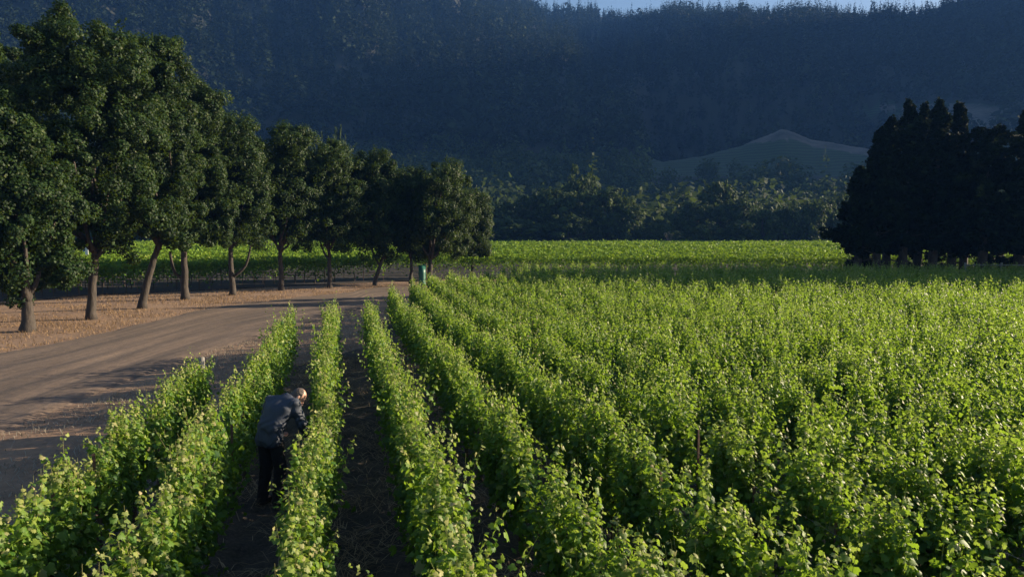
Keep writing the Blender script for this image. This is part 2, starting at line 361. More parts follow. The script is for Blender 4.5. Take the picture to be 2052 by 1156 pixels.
def vine_shoots(g, x, y0, y1, gs, rng, first):
    """leafy shoots of one trellised row between y0 and y1; detail falls with distance"""
    yy = y0; y00 = y0
    while yy < y1:
        ye = min(yy + 2.0, y1); d = math.hypot(x, (yy + ye) / 2)
        dens, nl, sc, shape = (40, 42, 1.0, 'lobed') if d < 8.5 else (42, 32, 1.04, 'bent') if d < 15 else (38, 23, 1.14, 'bent') if d < 24 else (30, 18, 1.36, 'bent') if d < 33 else (24, 15, 1.6, 'quad')
        ns = max(1, int(dens * (ye - yy))); nc = max(2, int(4.2 * (ye - yy))); cy = rng.uniform(yy, ye, nc); ch = rng.normal(0, 0.10, nc); cx = rng.normal(0, 0.05, nc)
        ci = rng.integers(0, nc, ns); y = cy[ci] + rng.normal(0, 0.075, ns); ch = ch[ci]; cx = cx[ci]
        vig = 0.6 * vnoise(y * 0.95 + x * 3.1, y * 0 + x * 5.3) + 0.4 * (0.5 + 0.5 * np.cos((y - y00) / 1.22 * 6.283)); vig2 = vnoise(y * 2.6 + 9, x * 7.7 + 0 * y)
        keep = rng.random(ns) < 0.55 + 0.8 * vig; y, vig, vig2, ch, cx = y[keep], vig[keep], vig2[keep], ch[keep], cx[keep]; ns = len(y)
        if not ns: yy = ye; continue
        L = 0.80 + 0.26 * vig + 0.20 * vig2 + 0.7 * ch + rng.normal(0, 0.05, ns) + (rng.random(ns) < 0.07) * rng.uniform(0.08, 0.26, ns)
        if x > 1.2 and d < 16: L = L * 0.94
        if x < -1.2: L = L * (0.80 if x < -2 else 0.90)
        bx = x + rng.normal(0, 0.06, ns); bz = rng.uniform(0.45, 0.75, ns)
        lx = cx + rng.normal(0, 0.055, ns); ly = rng.normal(0, 0.18, ns)
        near_man = np.exp(-((y - 9.3) / 1.5) ** 2) * (abs(x + 1.0) < 0.75); side = np.sign(-1.0 - x)      # shoots pushed aside where the man stands
        lx = lx * (1 - 0.75 * near_man) - side * 0.13 * near_man; bx = bx - side * 0.05 * near_man; L = L * (1 - (0.20 if x > -1.0 else 0.08) * near_man)
        droop = (1 - near_man) * (rng.random(ns) < 0.13) * rng.uniform(0.10, 0.34, ns); sgn = np.sign(lx + 1e-9)
        stray = rng.random(ns) < 0.012; lx = np.where(stray, sgn * rng.uniform(0.3, 0.55, ns), lx)
        def pt(t):
            t = np.asarray(t); s = t * L[:, None]
            return np.stack([bx[:, None] + lx[:, None] * s + sgn[:, None] * droop[:, None] * t ** 2 * 0.6,
                             y[:, None] + ly[:, None] * s, bz[:, None] + s * (1 - 0.35 * droop[:, None] * t)], -1)
        t = np.clip((np.arange(nl)[None] + rng.random((ns, nl))) / nl, 0, 1) ** 0.8
        p = pt(t); a = rng.random((ns, nl)) * 2 * math.pi
        off = np.stack([np.cos(a) * 1.25, np.sin(a), rng.normal(-0.05, 0.35, (ns, nl))], -1)
        pet = (rng.uniform(0.03, 0.115, (ns, nl)) * (1.15 - 0.85 * t) * (1 + 0.2 * (sc - 1)))[..., None]
        pos = (p + off * pet).reshape(-1, 3)
        nrm = (off * 0.75 + np.array([0.25, 0, 0.75]) + rng.normal(0, 0.42, off.shape)).reshape(-1, 3)
        tipd = (off * 0.8 + np.array([0, 0, -0.75]) + rng.normal(0, 0.3, off.shape)).reshape(-1, 3)
        size = (0.076 * (1 - 0.60 * t ** 2.2) * np.clip(rng.lognormal(-0.06, 0.30, t.shape), 0.45, 1.7) * sc).reshape(-1)
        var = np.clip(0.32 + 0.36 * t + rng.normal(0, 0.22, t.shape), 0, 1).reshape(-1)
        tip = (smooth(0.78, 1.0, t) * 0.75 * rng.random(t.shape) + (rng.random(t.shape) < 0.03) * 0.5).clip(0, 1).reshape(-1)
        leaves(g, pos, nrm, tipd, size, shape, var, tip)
        # lower skirt of leaves round the cordon
        q = int(ns * (8 if d < 15 else 4)); yq = rng.uniform(yy, ye, q)
        pq = np.stack([x + rng.normal(0, 0.11, q), yq, rng.uniform(0.30, 0.95, q)], 1); oq = rng.normal(0, 1, (q, 3)); oq[:, 2] = np.abs(oq[:, 2])
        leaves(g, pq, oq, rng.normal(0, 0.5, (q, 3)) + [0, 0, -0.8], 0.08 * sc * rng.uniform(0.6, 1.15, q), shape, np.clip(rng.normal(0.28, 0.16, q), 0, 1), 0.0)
        if d < 11:
            tq = np.linspace(0, 1.03, 5)[None].repeat(ns, 0); c = pt(tq)
            for k in range(0, ns, 2): tube(g, c[k], np.linspace(0.004, 0.0015, 5), 3, cap=False, var=0.35, tip=0.7)
            # curling tendrils at the tips
        yy = ye
stake_me = {}
def stake_mesh(h):
    g = Geo(); box(g, (0, 0, h / 2 - 0.1), (0.032, 0.010, h + 0.2)); box(g, (0, 0.011, h / 2 - 0.1), (0.010, 0.018, h + 0.2)); me = g.mesh('stake', False); me.materials.append(M['stake']); return me
def trunk_mesh(seed):
    r = np.random.default_rng(seed); g = Geo(); z = np.array([-0.06, 0.1, 0.25, 0.4, 0.56, 0.66])
    tube(g, np.stack([np.cumsum(r.normal(0, 0.012, 6)), np.cumsum(r.normal(0, 0.014, 6)), z], 1), [0.042, 0.032, 0.028, 0.03, 0.034, 0.026], 7)
    for s in (-1, 1):
        k = np.linspace(0, 1, 5); tube(g, np.stack([0.015 * np.sin(k * 5 + seed), s * k * 0.58, 0.62 + 0.05 * np.sin(k * 3)], 1), np.linspace(0.024, 0.012, 5), 6)
    me = g.mesh('vine_trunk', True); me.materials.append(M['vinewood']); return me
STAKE = [stake_mesh(1.05), stake_mesh(1.2), stake_mesh(1.34)]; TRUNK = [trunk_mesh(k) for k in range(4)]
g = Geo(); z = np.linspace(-0.15, 1.45, 6); tube(g, np.stack([0.004 * np.sin(z * 5), 0 * z, z], 1), [0.062, 0.06, 0.058, 0.058, 0.056, 0.05], 10); POST = g.mesh('end_post', True); POST.materials.append(M['post'])
special = {1: 'leafy vine row bordering the dirt road, shortest and nearest to it', 2: 'leafy vine row at the back of the bending man',
           3: 'leafy vine row the man bends over, face turned to its shoots', 4: 'leafy vine row one bare aisle beyond the row the man works on',
           5: 'leafy vine row closed by a tall grey wooden end post'}
prng = random.Random(3)
for i, (x, y0, y1) in enumerate(rows):
    lab = special.get(i + 1, f'{ordinal(i + 1)} sunlit green vine row counting from the dirt road')
    row = thing('vine_row', (0, 0, 0), lab, 'vine row', 'trellised vine rows of the near vineyard')  # a trellised vine row, not a planted hedge
    r = np.random.default_rng(100 + i); g = Geo(); gs = Geo()
    vine_shoots(g, x, y0, y1, gs, r, i)
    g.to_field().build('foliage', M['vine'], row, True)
    yy = y0 + prng.uniform(0.2, 1.0); k = 0
    while yy < y1 - 0.2:
        d = math.hypot(x, yy)
        if d < 14 or k % 2 == 0: link('stake', STAKE[prng.randrange(3)], row, fld((x + prng.uniform(-0.03, 0.03), yy + 0.07, 0.0)), FT + prng.uniform(-0.3, 0.3))
        if d < 13: link('vine_trunk', TRUNK[prng.randrange(4)], row, fld((x, yy, 0.05)), FT + prng.choice((0, math.pi)))
        yy += 1.22; k += 1
    if i < 12: link('end_post', POST, row, fld((x, y1 + 0.05, 0)))
    if i < 9:
        for zz in (0.62, 1.05):
            g = Geo(); tube(g, [(x, y0 + (y1 - y0) * q / 8, zz) for q in range(9)], 0.0022, 4); g.to_field().build('wire', M['wire'], row)

# ------------------------------------------------------------------ far vineyard beyond the road
FB = [(-27.2, 35.0), (-25.6, 40.8), (-20.8, 43.6), (-16.6, 47.2), (-9.8, 51.6), (-5.2, 54.8), (30, 55.0), (75, 55.0), (75, 92), (-90, 92), (-90, 36)]
g = Geo(); v = np.array([cl(a_, b_, 0.03) for a_, b_ in FB]); g.add(np.concatenate([v, v - [0, 0, 0.2]]), [list(range(len(FB)))], [[i, i + len(FB), (i + 1) % len(FB) + len(FB), (i + 1) % len(FB)] for i in range(len(FB))])
tag(g.build('far_vineyard_soil', plain('shade_toned_soil', (0.016, 0.012, 0.010), (0.045, 0.032, 0.024), 1.2, 0.95, 0.6), None, False), kind='structure')  # soil colour darkened to stand for the shade under the far canopy
def far_left(dep): return float(np.interp(dep, [34, 37, 41.3, 44, 47.7, 52, 55.5, 56], [-27.5, -26.4, -24.7, -20.5, -16.3, -9.5, -5.0, 999]))
frng = np.random.default_rng(9)
def far_row(g, dep, x0, x1, per_m, size, zt, shape='quad'):
    n_ = int(per_m * (x1 - x0)); xx = frng.uniform(x0, x1, n_)
    vig = vnoise(xx * 0.55 + dep * 3.3, dep * 1.7 + 0 * xx); top = zt - 0.18 + 0.30 * vig
    z = np.maximum(0.15 + 0.5 * frng.random(n_), top - np.abs(frng.normal(0, 0.55 if dep < 55 else 0.42, n_)) + (frng.random(n_) < 0.05) * 0.2)
    pos = (RT[None] * xx[:, None] + AX[None] * (dep + frng.normal(0, 0.17, n_))[:, None]); pos[:, 2] = z
    nr = frng.normal(0, 0.55, (n_, 3)) + np.array([0, 0, 0.75]); td = frng.normal(0, 0.7, (n_, 3)) + np.array([0, 0, -0.3])
    leaves(g, pos, nr, td, size * frng.uniform(0.65, 1.25, n_), shape, np.clip(0.2 + 0.5 * (z - 0.8) + frng.normal(0, 0.16, n_), 0, 1), (frng.random(n_) < 0.1) * 0.5)  # tint darkens towards the ground, shade put into the leaf colour
far_names = 'nearest second third fourth fifth sixth seventh eighth'.split()
for i in range(8):
    dep = 37.5 + 2.4 * i
    xr = far_left(dep) if dep < 55.8 else 70.0
    x0 = -dep * 0.78 - 12
    if dep >= 54: xr = 62.0
    lab = f'tall trellised vine row across the dirt road behind the trees, {far_names[i]} from the road' if i < 7 else 'dark shaded front row of the far vineyard running behind the conifer grove'
    row = thing('vine_row', (0, 0, 0), lab, 'vine row', 'tall vine rows beyond the dirt road')
    g = Geo(); far_row(g, dep, x0, xr, 230 if dep < 54 else 140, 0.17, 1.82 + 0.012 * i, 'bent'); g.build('foliage', M['vine_far'], row, True)
    xp = xr - 0.15; k = 0
    while xp > x0 and k < 34 and i < 8:
        if xp > -dep * 0.80:
            p = cl(xp, dep); link('stake', STAKE[k % 3], row, p, YAW); p = cl(xp - 0.7, dep + 0.05); link('vine_trunk', TRUNK[k % 4], row, p, R(90) - YAW)
        xp -= 1.5; k += 1
g = Geo(); dep = 57.0
while dep < 128:
    far_row(g, dep, -dep * 0.8 - 14, min(dep * 0.8 + 14, 90), max(26, 95 - 0.8 * (dep - 57)), 0.18 + 0.0028 * (dep - 57), 1.8 + 0.3 * float(smooth(70, 125, dep)))
    dep += 2.2
tag(g.build('vineyard_foliage', M['vine_far'], None, True), kind='stuff')

# ------------------------------------------------------------------ trees
def crown(g, rng, env, nclump, nleaf, lsize, clump_r, shape='bent', flat=0.8, spray=0.0, shell=0.5):
    """leaf clumps filling one or more ellipsoids env = [(cx,cy,cz,rx,ry,rz)]"""
    vol = np.array([e[3] * e[4] * e[5] for e in env]); w = vol / vol.sum()
    for e, we in zip(env, w):
        k = max(3, int(nclump * we)); d = unit(rng.normal(0, 1, (k, 3)))
        lob = 0.82 + 0.36 * vnoise(d[:, 0] * 2.2 + e[0] * 3 + 5, d[:, 2] * 2.2 + d[:, 1] * 1.7 + 9)
        rr = (shell + (1 - shell) * rng.random(k) ** 0.6) * lob
        c = np.array(e[:3]) + d * rr[:, None] * np.array(e[3:6])
        cr = clump_r * rng.uniform(0.55, 1.25, k)
        per = max(4, int(nleaf * we / k))
        dd = unit(rng.normal(0, 1, (k, per, 3))); dd[..., 2] = dd[..., 2] * flat
        rad = cr[:, None] * (0.45 + 0.6 * rng.random((k, per)) ** 0.7)
        pos = c[:, None] + dd * rad[..., None]
        outw = unit(pos - np.array(e[:3]))
        nrm = dd * 0.8 + outw * 0.35 + np.array([0, 0, 0.35]) + rng.normal(0, 0.45, dd.shape)
        td = dd * 0.6 + np.array([0, 0, -0.5]) + rng.normal(0, 0.5, dd.shape)
        cv = rng.normal(0, 0.13, k)[:, None]
        var = np.clip(0.45 + cv + rng.normal(0, 0.17, (k, per)), 0, 1)
        leaves(g, pos.reshape(-1, 3), nrm.reshape(-1, 3), td.reshape(-1, 3), (lsize * rng.uniform(0.6, 1.3, (k, per))).reshape(-1), shape, var.reshape(-1), (rng.random(k * per) < 0.05) * 0.6)
        if spray > 0:
            ks = max(2, int(spray * k)); ds = unit(rng.normal(0, 1, (ks, 3)) + np.array([0, 0, 0.2])); st = np.array(e[:3]) + ds * np.array(e[3:6]) * 0.85
            tl = np.linspace(0, 1, 22)[None, :, None]; ln = rng.uniform(0.5, 1.0, ks)[:, None, None] * clump_r * 1.3
            pp = st[:, None] + (ds[:, None] * 0.8 + np.array([0, 0, 0.5])) * tl * ln + rng.normal(0, 0.14, (ks, 22, 3)) * clump_r * (1.2 - tl)
            q = pp.reshape(-1, 3)
            leaves(g, q, rng.normal(0, 0.6, q.shape) + [0, 0, 0.5], rng.normal(0, 1, q.shape), lsize * rng.uniform(0.6, 1.2, len(q)), shape, np.clip(rng.normal(0.55, 0.17, len(q)), 0, 1))
def limb(g, p0, p1, r0, r1, rng, sag=0.0, k=7, sides=8):
    t = np.linspace(0, 1, k)[:, None]; p0 = np.asarray(p0, float); p1 = np.asarray(p1, float)
    p = p0 * (1 - t) + p1 * t + np.array([0, 0, -sag]) * (t * (1 - t) * 4)
    p[1:-1] += rng.normal(0, 0.03, (k - 2, 3)) * np.linalg.norm(p1 - p0) * 0.5
    tube(g, p, np.linspace(r0, r1, k), sides)

road_trees = [   # base px, top v, crown lateral px (min, max), crown bottom v, lean of the trunk in m, trunk radius, fork height, label
 (57, 662, 205, -85, 146, 592, 0.05, 0.27, 'tree with low drooping crown and thick short trunk, nearest of the roadside trees'),
 (183, 638, 34, 45, 330, 500, 0.35, 0.22, 'tall broad tree with straight trunk, second roadside tree from the near end'),
 (284, 617, 82, 232, 400, 490, 1.05, 0.22, 'tall roadside tree whose dark trunk leans strongly over the dry verge'),
 (371, 599, 165, 335, 468, 490, 0.05, 0.24, 'roadside tree with a thin crooked limb leaving its trunk below the crown'),
 (466, 590, 232, 418, 548, 492, -0.05, 0.20, 'roadside tree with a low side limb bent upward like an elbow'),
 (564, 581, 255, 508, 645, 498, 0.0, 0.20, 'straight trunked roadside tree with brownish green crown past the elbow limbed tree'),
 (661, 576, 285, 600, 738, 500, 0.0, 0.18, 'roadside tree with short forked trunk and rounded dull green crown'),
 (751, 571, 302, 690, 815, 512, 0.75, 0.17, 'slanting slender trunked tree where the dirt road bends, last sunlit one'),
]
def build_oak(base, H, w0, w1, zb, lean, tr, lab, seed, dark=False, extra=None, fork=None, nl=15000):
    rng = np.random.default_rng(seed)
    t = thing('roadside_tree', base, lab, 'tree', 'trees along the dirt road')
    cx = (w0 + w1) / 2; rx = (w1 - w0) / 2 * 1.12; zb = zb - 0.15; tr = tr * 0.88
    g = Geo(); fz = zb + 0.35; k = 9; z = np.linspace(-0.15, fz, k); s = z / fz
    off = RT[None] * (lean * np.clip(s, 0, 2) ** 1.2)[:, None]
    p = np.stack([off[:, 0], off[:, 1], z], 1); p[1:] += rng.normal(0, 0.02, (k - 1, 3)) * [1, 1, 0]
    rad = tr * (1.0 - 0.35 * s) + tr * 0.35 * np.exp(-np.maximum(z, 0) / 0.22); tube(g, p, rad, 12)
    top = p[-1]; cen = RT * cx + np.array([0, 0, (H + zb) / 2])
    nb = 6
    for q in range(nb):
        a = q / nb * 2 * math.pi + rng.random(); tgt = cen + (RT * math.cos(a) * rx + AX * math.sin(a) * rx) * 0.6 + np.array([0, 0, rng.uniform(-0.3, 0.25) * (H - zb)])
        limb(g, top - [0, 0, rng.uniform(0.05, 0.5)], tgt, tr * 0.5, tr * 0.12, rng, 0.15)
    limb(g, top, cen + np.array([0, 0, 0.35 * (H - zb)]), tr * 0.6, tr * 0.15, rng)
    if fork: 
        for (dx, z0, mx, mz, ex, ez, r0) in fork:
            pts = np.array([RT * lean * (z0 / fz) + [0, 0, z0], RT * mx + [0, 0, mz], RT * ex + [0, 0, ez]])
            tube(g, spline(pts, 9), np.linspace(r0, r0 * 0.55, 9), 8)
    g.build('trunk', M['bark'], t)
    g = Geo(); hz = (H - zb) / 2; zc = (H + zb) / 2
    env = []
    # several overlapping lobes give the crown its lumpy outline
    C = RT * cx
    env.append((C[0], C[1], zc - 0.05 * hz, rx * 0.82, rx * 0.85, hz * 0.92))
    for q in range(9):
        a = q / 9 * 2 * math.pi * 2 + rng.random(); zz = zc + hz * (-0.68 + 1.25 * q / 8)
        c = C + (RT * math.cos(a) + AX * math.sin(a)) * rx * 0.52
        env.append((c[0], c[1], zz, rx * 0.48, rx * 0.48, hz * rng.uniform(0.26, 0.4)))
    c = C + RT * rng.uniform(-0.25, 0.25) * rx; env.append((c[0], c[1], H - hz * 0.30, rx * 0.62, rx * 0.62, hz * 0.30))
    if extra: env += [tuple((RT * e[0] + AX * e[1])[:2]) + tuple(e[2:]) for e in extra]
    crown(g, rng, env, 460, nl, 0.105, 0.44, 'bent', 0.9, 0.22, 0.40)
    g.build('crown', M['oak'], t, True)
    return t
FORKS = {3: [(-1, 1.15, -0.55, 1.55, -0.75, 2.7, 0.11)], 4: [(1, 1.0, 0.85, 1.75, 1.2, 3.0, 0.10)], 6: [(-1, 1.9, -0.3, 2.3, -0.55, 3.0, 0.09)], 7: [(-1, 1.3, 0.05, 2.0, -0.35, 3.0, 0.10)], 1: [(1, 2.6, 0.75, 3.2, 1.0, 4.2, 0.12)]}
for i, (u, v, vt, ul, ur, vb, lean, tr, lab) in enumerate(road_trees):
    base = at_height(u, v); d = depth_of(*base[:2]); px = F_PX / d
    H = (v - vt) / px; zb = (v - vb) / px
    build_oak(base, H, (ul - u) / px, (ur - u) / px, zb, lean, tr, lab, 40 + i, fork=FORKS.get(i), nl=125000 if i < 4 else 78000)
p = cl(-25.5, 33.0); build_oak(p, 13.4, -3.4, 3.6, 3.0, 0, 0.25, 'tall dark tree crown rising behind the low drooping roadside tree', 60, nl=110000)
for (u, d, vt, ul, ur, lab, sd) in ((823, 50.5, 338, 778, 885, 'dark shaded tree crowded between the slanting tree and the widest shaded tree', 61),
                                   (861, 49.5, 326, 795, 955, 'wide dark shaded tree with the teal tree guard at its trunk', 62),
                                   (945, 56.0, 378, 898, 986, 'low dark shaded tree at the end of the roadside line, overhanging the bright field', 63)):
    p = at_depth(u, 540, d); p[2] = 0; px = F_PX / d
    vb0 = 464 + CAM_H * px
    build_oak(p, (vb0 - vt) / px, (ul - u) / px, (ur - u) / px, (vb0 - 517) / px, 0.05, 0.24 if sd == 62 else 0.16, lab, sd, nl=70000)

# dark conifer grove
def conifer_mesh(seed, H, rb, zb, nb=95, roundtop=False, lsize=0.27):
    rng = np.random.default_rng(seed); g = Geo()
    h = zb + (H - zb) * (np.arange(nb) + rng.random(nb)) / nb; s = (h - zb) / (H - zb)
    prof = rb * ((1 - s) ** 0.80 * (0.45 + 0.55 * smooth(0, 0.3, s)) * 1.05 if not roundtop else np.sqrt(np.clip(1 - (1.55 * s - 0.6) ** 2, 0.05, 1)))
    ph = rng.random(3) * 6.28; prof = prof * (1 + 0.22 * np.sin(h * 1.9 + ph[0]) + 0.16 * np.sin(h * 3.3 + ph[1])) * rng.uniform(0.5, 1.35, nb) + 0.14; a = rng.random(nb) * 2 * math.pi
    k = 110; t = rng.random((nb, k)) ** 0.6
    base = np.stack([np.cos(a), np.sin(a)], 1)
    xy = base[:, None] * (prof[:, None] * t)[..., None] + rng.normal(0, 0.17, (nb, k, 2)) * (0.55 + 0.5 * (1 - t))[..., None] * (1.1 - 0.75 * s)[:, None, None]
    z = h[:, None] + 0.35 * prof[:, None] * (t - 0.3) - 0.25 * prof[:, None] * t ** 2 + rng.normal(0, 0.13, (nb, k))
    pos = np.concatenate([xy, z[..., None]], -1).reshape(-1, 3)
    nr = rng.normal(0, 0.6, pos.shape) + [0, 0, 0.5]; nr[:, :2] += np.repeat(base, k, 0) * 0.4
    td = rng.normal(0, 0.4, pos.shape) + [0, 0, 0.35]; td[:, :2] += np.repeat(base, k, 0)
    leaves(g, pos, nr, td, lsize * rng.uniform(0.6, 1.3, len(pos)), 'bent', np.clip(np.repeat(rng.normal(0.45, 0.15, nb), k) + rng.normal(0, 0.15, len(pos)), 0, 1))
    me = g.mesh('crown', True); me.materials.append(M['conifer'])
    g2 = Geo(); zz = np.linspace(-0.2, H * 0.9, 8); tube(g2, np.stack([0.03 * np.sin(zz), 0.03 * np.cos(zz * 1.3), zz], 1), np.linspace(0.34, 0.05, 8), 9)
    for q in range(5):
        aa = rng.random() * 6.28; z0 = rng.uniform(1.2, zb + 1.0); limb(g2, (0, 0, z0), (math.cos(aa) * 1.3, math.sin(aa) * 1.3, z0 + 0.3), 0.06, 0.015, rng)
    m2 = g2.mesh('trunk', True); m2.materials.append(M['bark'])
    return me, m2
grove = [   # u, depth, top v, base radius, round?, label
 (1718, 50, 335, 2.3, False, 'outermost dark conifer of the grove, leaning crown spilling toward the bright field'),
 (1755, 49, 258, 2.1, False, 'dark conifer one step inside the near edge of the grove'),
 (1775, 52, 238, 2.3, False, 'shaggy conifer with a slim point just before the tall twin peaks'),
 (1808, 50, 205, 2.2, False, 'tall pointed conifer, first of the four highest peaks in the grove'),
 (1838, 53, 212, 1.9, False, 'slim conifer peak between the two tallest of the grove'),
 (1868, 50, 202, 2.2, False, 'tallest dark conifer in the middle of the grove'),
 (1906, 51, 210, 2.0, False, 'tall conifer peak beside a dip in the grove skyline'),
 (1968, 49, 262, 3.0, True, 'round topped dark tree in the dip of the grove skyline'),
 (1930, 52, 330, 2.6, True, 'low dark tree filling the grove beneath its skyline dip'),
 (2040, 50, 222, 2.7, False, 'broad dark conifer beyond the round topped grove tree, cut by the picture edge'),
]
protos = {}
def put_tree(name, me, p, sc, lab, cat, group, rot):
    t = thing(name, p, lab, cat, group, rot); t.scale = sc
    link('crown', me[0], t); link('trunk', me[1], t); return t
for i, (u, d, vt, rb, rd, lab) in enumerate(grove):
    d = d - 2.8
    p = at_depth(u, 520, d); p[2] = 0; H = (464 + CAM_H * F_PX / d - vt) * d / F_PX - (0.3 if not rd else 0.1)
    put_tree('grove_tree' if rd else 'conifer', conifer_mesh(200 + i, H, rb * (0.92 if not rd else 1.0) * (0.85, 1.1, 0.8, 1.05, 0.75, 1.1, 0.9, 0.9, 1.0, 1.1)[i], (2.3, 2.6, 3.0, 2.4, 3.2, 2.6, 2.9, 2.6, 2.2, 2.4)[i], 120, rd), p, (1, 1, 1), lab, 'tree', 'dark trees of the grove', 0)
gp = [conifer_mesh(230 + k, 13.0, 3.4, 1.2, 150, True) for k in range(3)]
for k in range(17):
    xc = 38.5 + k * 3.0; p = cl(xc, 45.3 + 1.5 * math.sin(k * 2.4)); s = 0.85 + 0.28 * prng.random()
    put_tree('conifer', gp[k % 3], p, (s, s, s), 'dark conifer in the shelterbelt continuing past the broad edge conifer', 'tree', 'shelterbelt conifers beyond the picture edge', prng.random() * 6)
# low dark shrubs between the grove trunks
def shrub_mesh(seed):
    rng = np.random.default_rng(seed); g = Geo()
    crown(g, rng, [(0, 0, 1.1, 1.1, 1.1, 1.0), (0.7, 0.2, 0.7, 0.7, 0.7, 0.6), (-0.6, -0.3, 0.8, 0.8, 0.6, 0.7)], 26, 1500, 0.22, 0.36)
    m1 = g.mesh('foliage', True); m1.materials.append(M['conifer']); g = Geo()
    for q in range(4): limb(g, (0, 0, -0.1), (rng.normal(0, .5), rng.normal(0, .5), 1.1), 0.05, 0.015, rng)
    m2 = g.mesh('stem', True); m2.materials.append(M['bark']); return m1, m2
for i, (u, d, s) in enumerate(((1726, 51, 1.2), (1846, 50, 1.25), (1990, 51, 1.3), (2022, 50, 1.35))):
    sm = shrub_mesh(300 + i); p = at_depth(u, 520, d); p[2] = 0
    t = thing('shrub', p, ['dark shrub at the grove edge under the outermost conifer', 'tall dark shrub under the tallest grove conifer', 'dark shrub behind the rail fence posts', 'wide dark shrub at the rail fence by the picture edge'][i], 'shrub', 'dark shrubs under the grove'); t.scale = (s, s, s)
    link('foliage', sm[0], t); link('stem', sm[1], t)
# rail fence in front of the grove
f0 = at_depth(1935, 520, 45.2); f1 = cl(40, 45.2)
fence = thing('rail_fence', (f0[0], f0[1], 0), 'weathered wooden post and rail fence before the dark grove', 'fence')
fl = np.linalg.norm((f1 - f0)[:2]); fd = np.array([f1[0] - f0[0], f1[1] - f0[1], 0]) / fl
for k in range(int(fl / 2.4) + 1):
    g = Geo(); q = fd * k * 2.4; tube(g, [(q[0], q[1], -0.1), (q[0], q[1], 1.75)], 0.07, 8); g.build('post', M['post'], fence)
for z in (1.15, 1.6):
    g = Geo(); e = fd * fl; tube(g, [(0, -0.08, z), (e[0] / 2, e[1] / 2 - 0.08, z - 0.02), (e[0], e[1] - 0.08, z)], 0.045, 6); g.build('rail', M['post'], fence)

# valley trees behind the far vineyard: a few kinds, copied
def valley_mesh(seed, H, rx, nl, wide=False, ls=0.5):
    rng = np.random.default_rng(seed); g = Geo(); env = [(0, 0, H * 0.5, rx * 0.8, rx * 0.8, H * 0.44)]
    for q in range(9):
        a = rng.random() * 6.28; z = H * rng.uniform(0.22, 0.80); rr = rx * rng.uniform(0.4, 0.62)
        env.append((math.cos(a) * rr, math.sin(a) * rr, z, rx * 0.42, rx * 0.42, H * rng.uniform(0.12, 0.2)))
    env.append((rng.normal(0, .2) * rx, 0, H * 0.86, rx * 0.36, rx * 0.36, H * 0.14))
    crown(g, rng, env, 120, nl, ls, 0.95, 'bent', 0.85, 0.25)
    m1 = g.mesh('crown', True); m1.materials.append(M['bush']); g = Geo()
    limb(g, (0, 0, -0.3), (0.2, 0, H * 0.45), 0.4, 0.22, rng)
    for q in range(5): a = q * 1.26 + rng.random(); limb(g, (0.1, 0, H * rng.uniform(.2, .4)), (math.cos(a) * rx * .6, math.sin(a) * rx * .6, H * rng.uniform(.5, .8)), 0.2, 0.05, rng)
    m2 = g.mesh('trunk', True); m2.materials.append(M['bark']); return m1, m2
vp = [valley_mesh(400 + k, 10.0, (4.6, 5.2, 3.9, 5.6, 4.3)[k], 4200) for k in range(5)]
front = [  # u, depth, top v, width px, label
 (1010, 136, 405, 120, 'low dark tree beside the end of the roadside line, front of the far woods'), (1075, 138, 385, 110, 'dark rounded tree in the front of the far woods left of the tall crown'.replace(' left of', ' next to')),
 (1125, 134, 368, 100, 'bushy dark tree under the double peak of the far woods'), (1168, 140, 336, 92, 'tallest valley tree with ragged top in the middle of the far woods'),
 (1215, 133, 372, 110, 'tall valley tree on the sunlit flank of the tallest crown'), (1256, 131, 392, 74, 'rounded valley tree catching sun at the gap in the far woods'),
 (1140, 128, 425, 110, 'low dark thicket tree at the foot of the tallest valley tree'), (1040, 129, 432, 120, 'low black green tree at the field edge behind the dark roadside tree'),
 (1318, 132, 440, 80, 'small dark tree just past the gap in the far woods'), (1378, 138, 402, 90, 'medium valley tree after the gap in the far woods'),
 (1438, 140, 362, 110, 'broad pale green crown standing highest past the gap in the far woods'), (1490, 136, 392, 80, 'valley tree beside the broad pale green crown'),
 (1530, 130, 412, 70, 'round dark valley tree with a sunlit flank'), (1575, 131, 404, 76, 'taller round valley tree between two darker ones'),
 (1618, 130, 400, 70, 'round valley tree with bright flank near the grove'), (1655, 134, 398, 70, 'pale olive valley tree half hidden by the grove edge'),
 (1690, 136, 385, 80, 'valley tree mostly hidden behind the grove'), (1345, 129, 458, 70, 'low dark shrub like tree by the small pale bare tree'), (1420, 129, 445, 90, 'low dark tree under the broad pale green crown'), (1480, 128, 440, 90, 'low dark tree under the valley tree next to the pale crown'),
 (930, 140, 380, 120, 'valley tree showing behind the low end of the roadside line'), (850, 142, 345, 130, 'valley tree behind the wide dark shaded tree'),
 (700, 140, 300, 120, 'pale valley tree top showing above the roadside crowns'), (678, 150, 262, 60, 'pale green pointed tree top rising over the roadside crowns'), (620, 146, 285, 110, 'valley tree top behind the brownish roadside crown')]
for i, (u, d, vt, w, lab) in enumerate(front):
    p = at_depth(u, 480, d); p[2] = -0.1; H = (464 + CAM_H * F_PX / d - vt) * d / F_PX; k = i % 5; rr = (4.6, 5.2, 3.9, 5.6, 4.3)[k]
    sx = w * d / F_PX / 2 / rr * 1.05; put_tree('valley_tree', vp[k], p, (sx, sx, H / 10.0), lab, 'tree', 'trees of the far woods', prng.random() * 6)
for k in range(34):
    xc = -150 + k * 9.0 + prng.uniform(-3, 3); d = prng.uniform(140, 150); 
    if -25 < xc < 70: continue
    s = prng.uniform(0.9, 1.4); put_tree('valley_tree', vp[k % 5], cl(xc, d, -0.1), (s, s, s * 1.0), 'valley tree in the wood edge closing the far vineyard behind nearer crowns', 'tree', 'wood edge trees behind nearer crowns', prng.random() * 6)
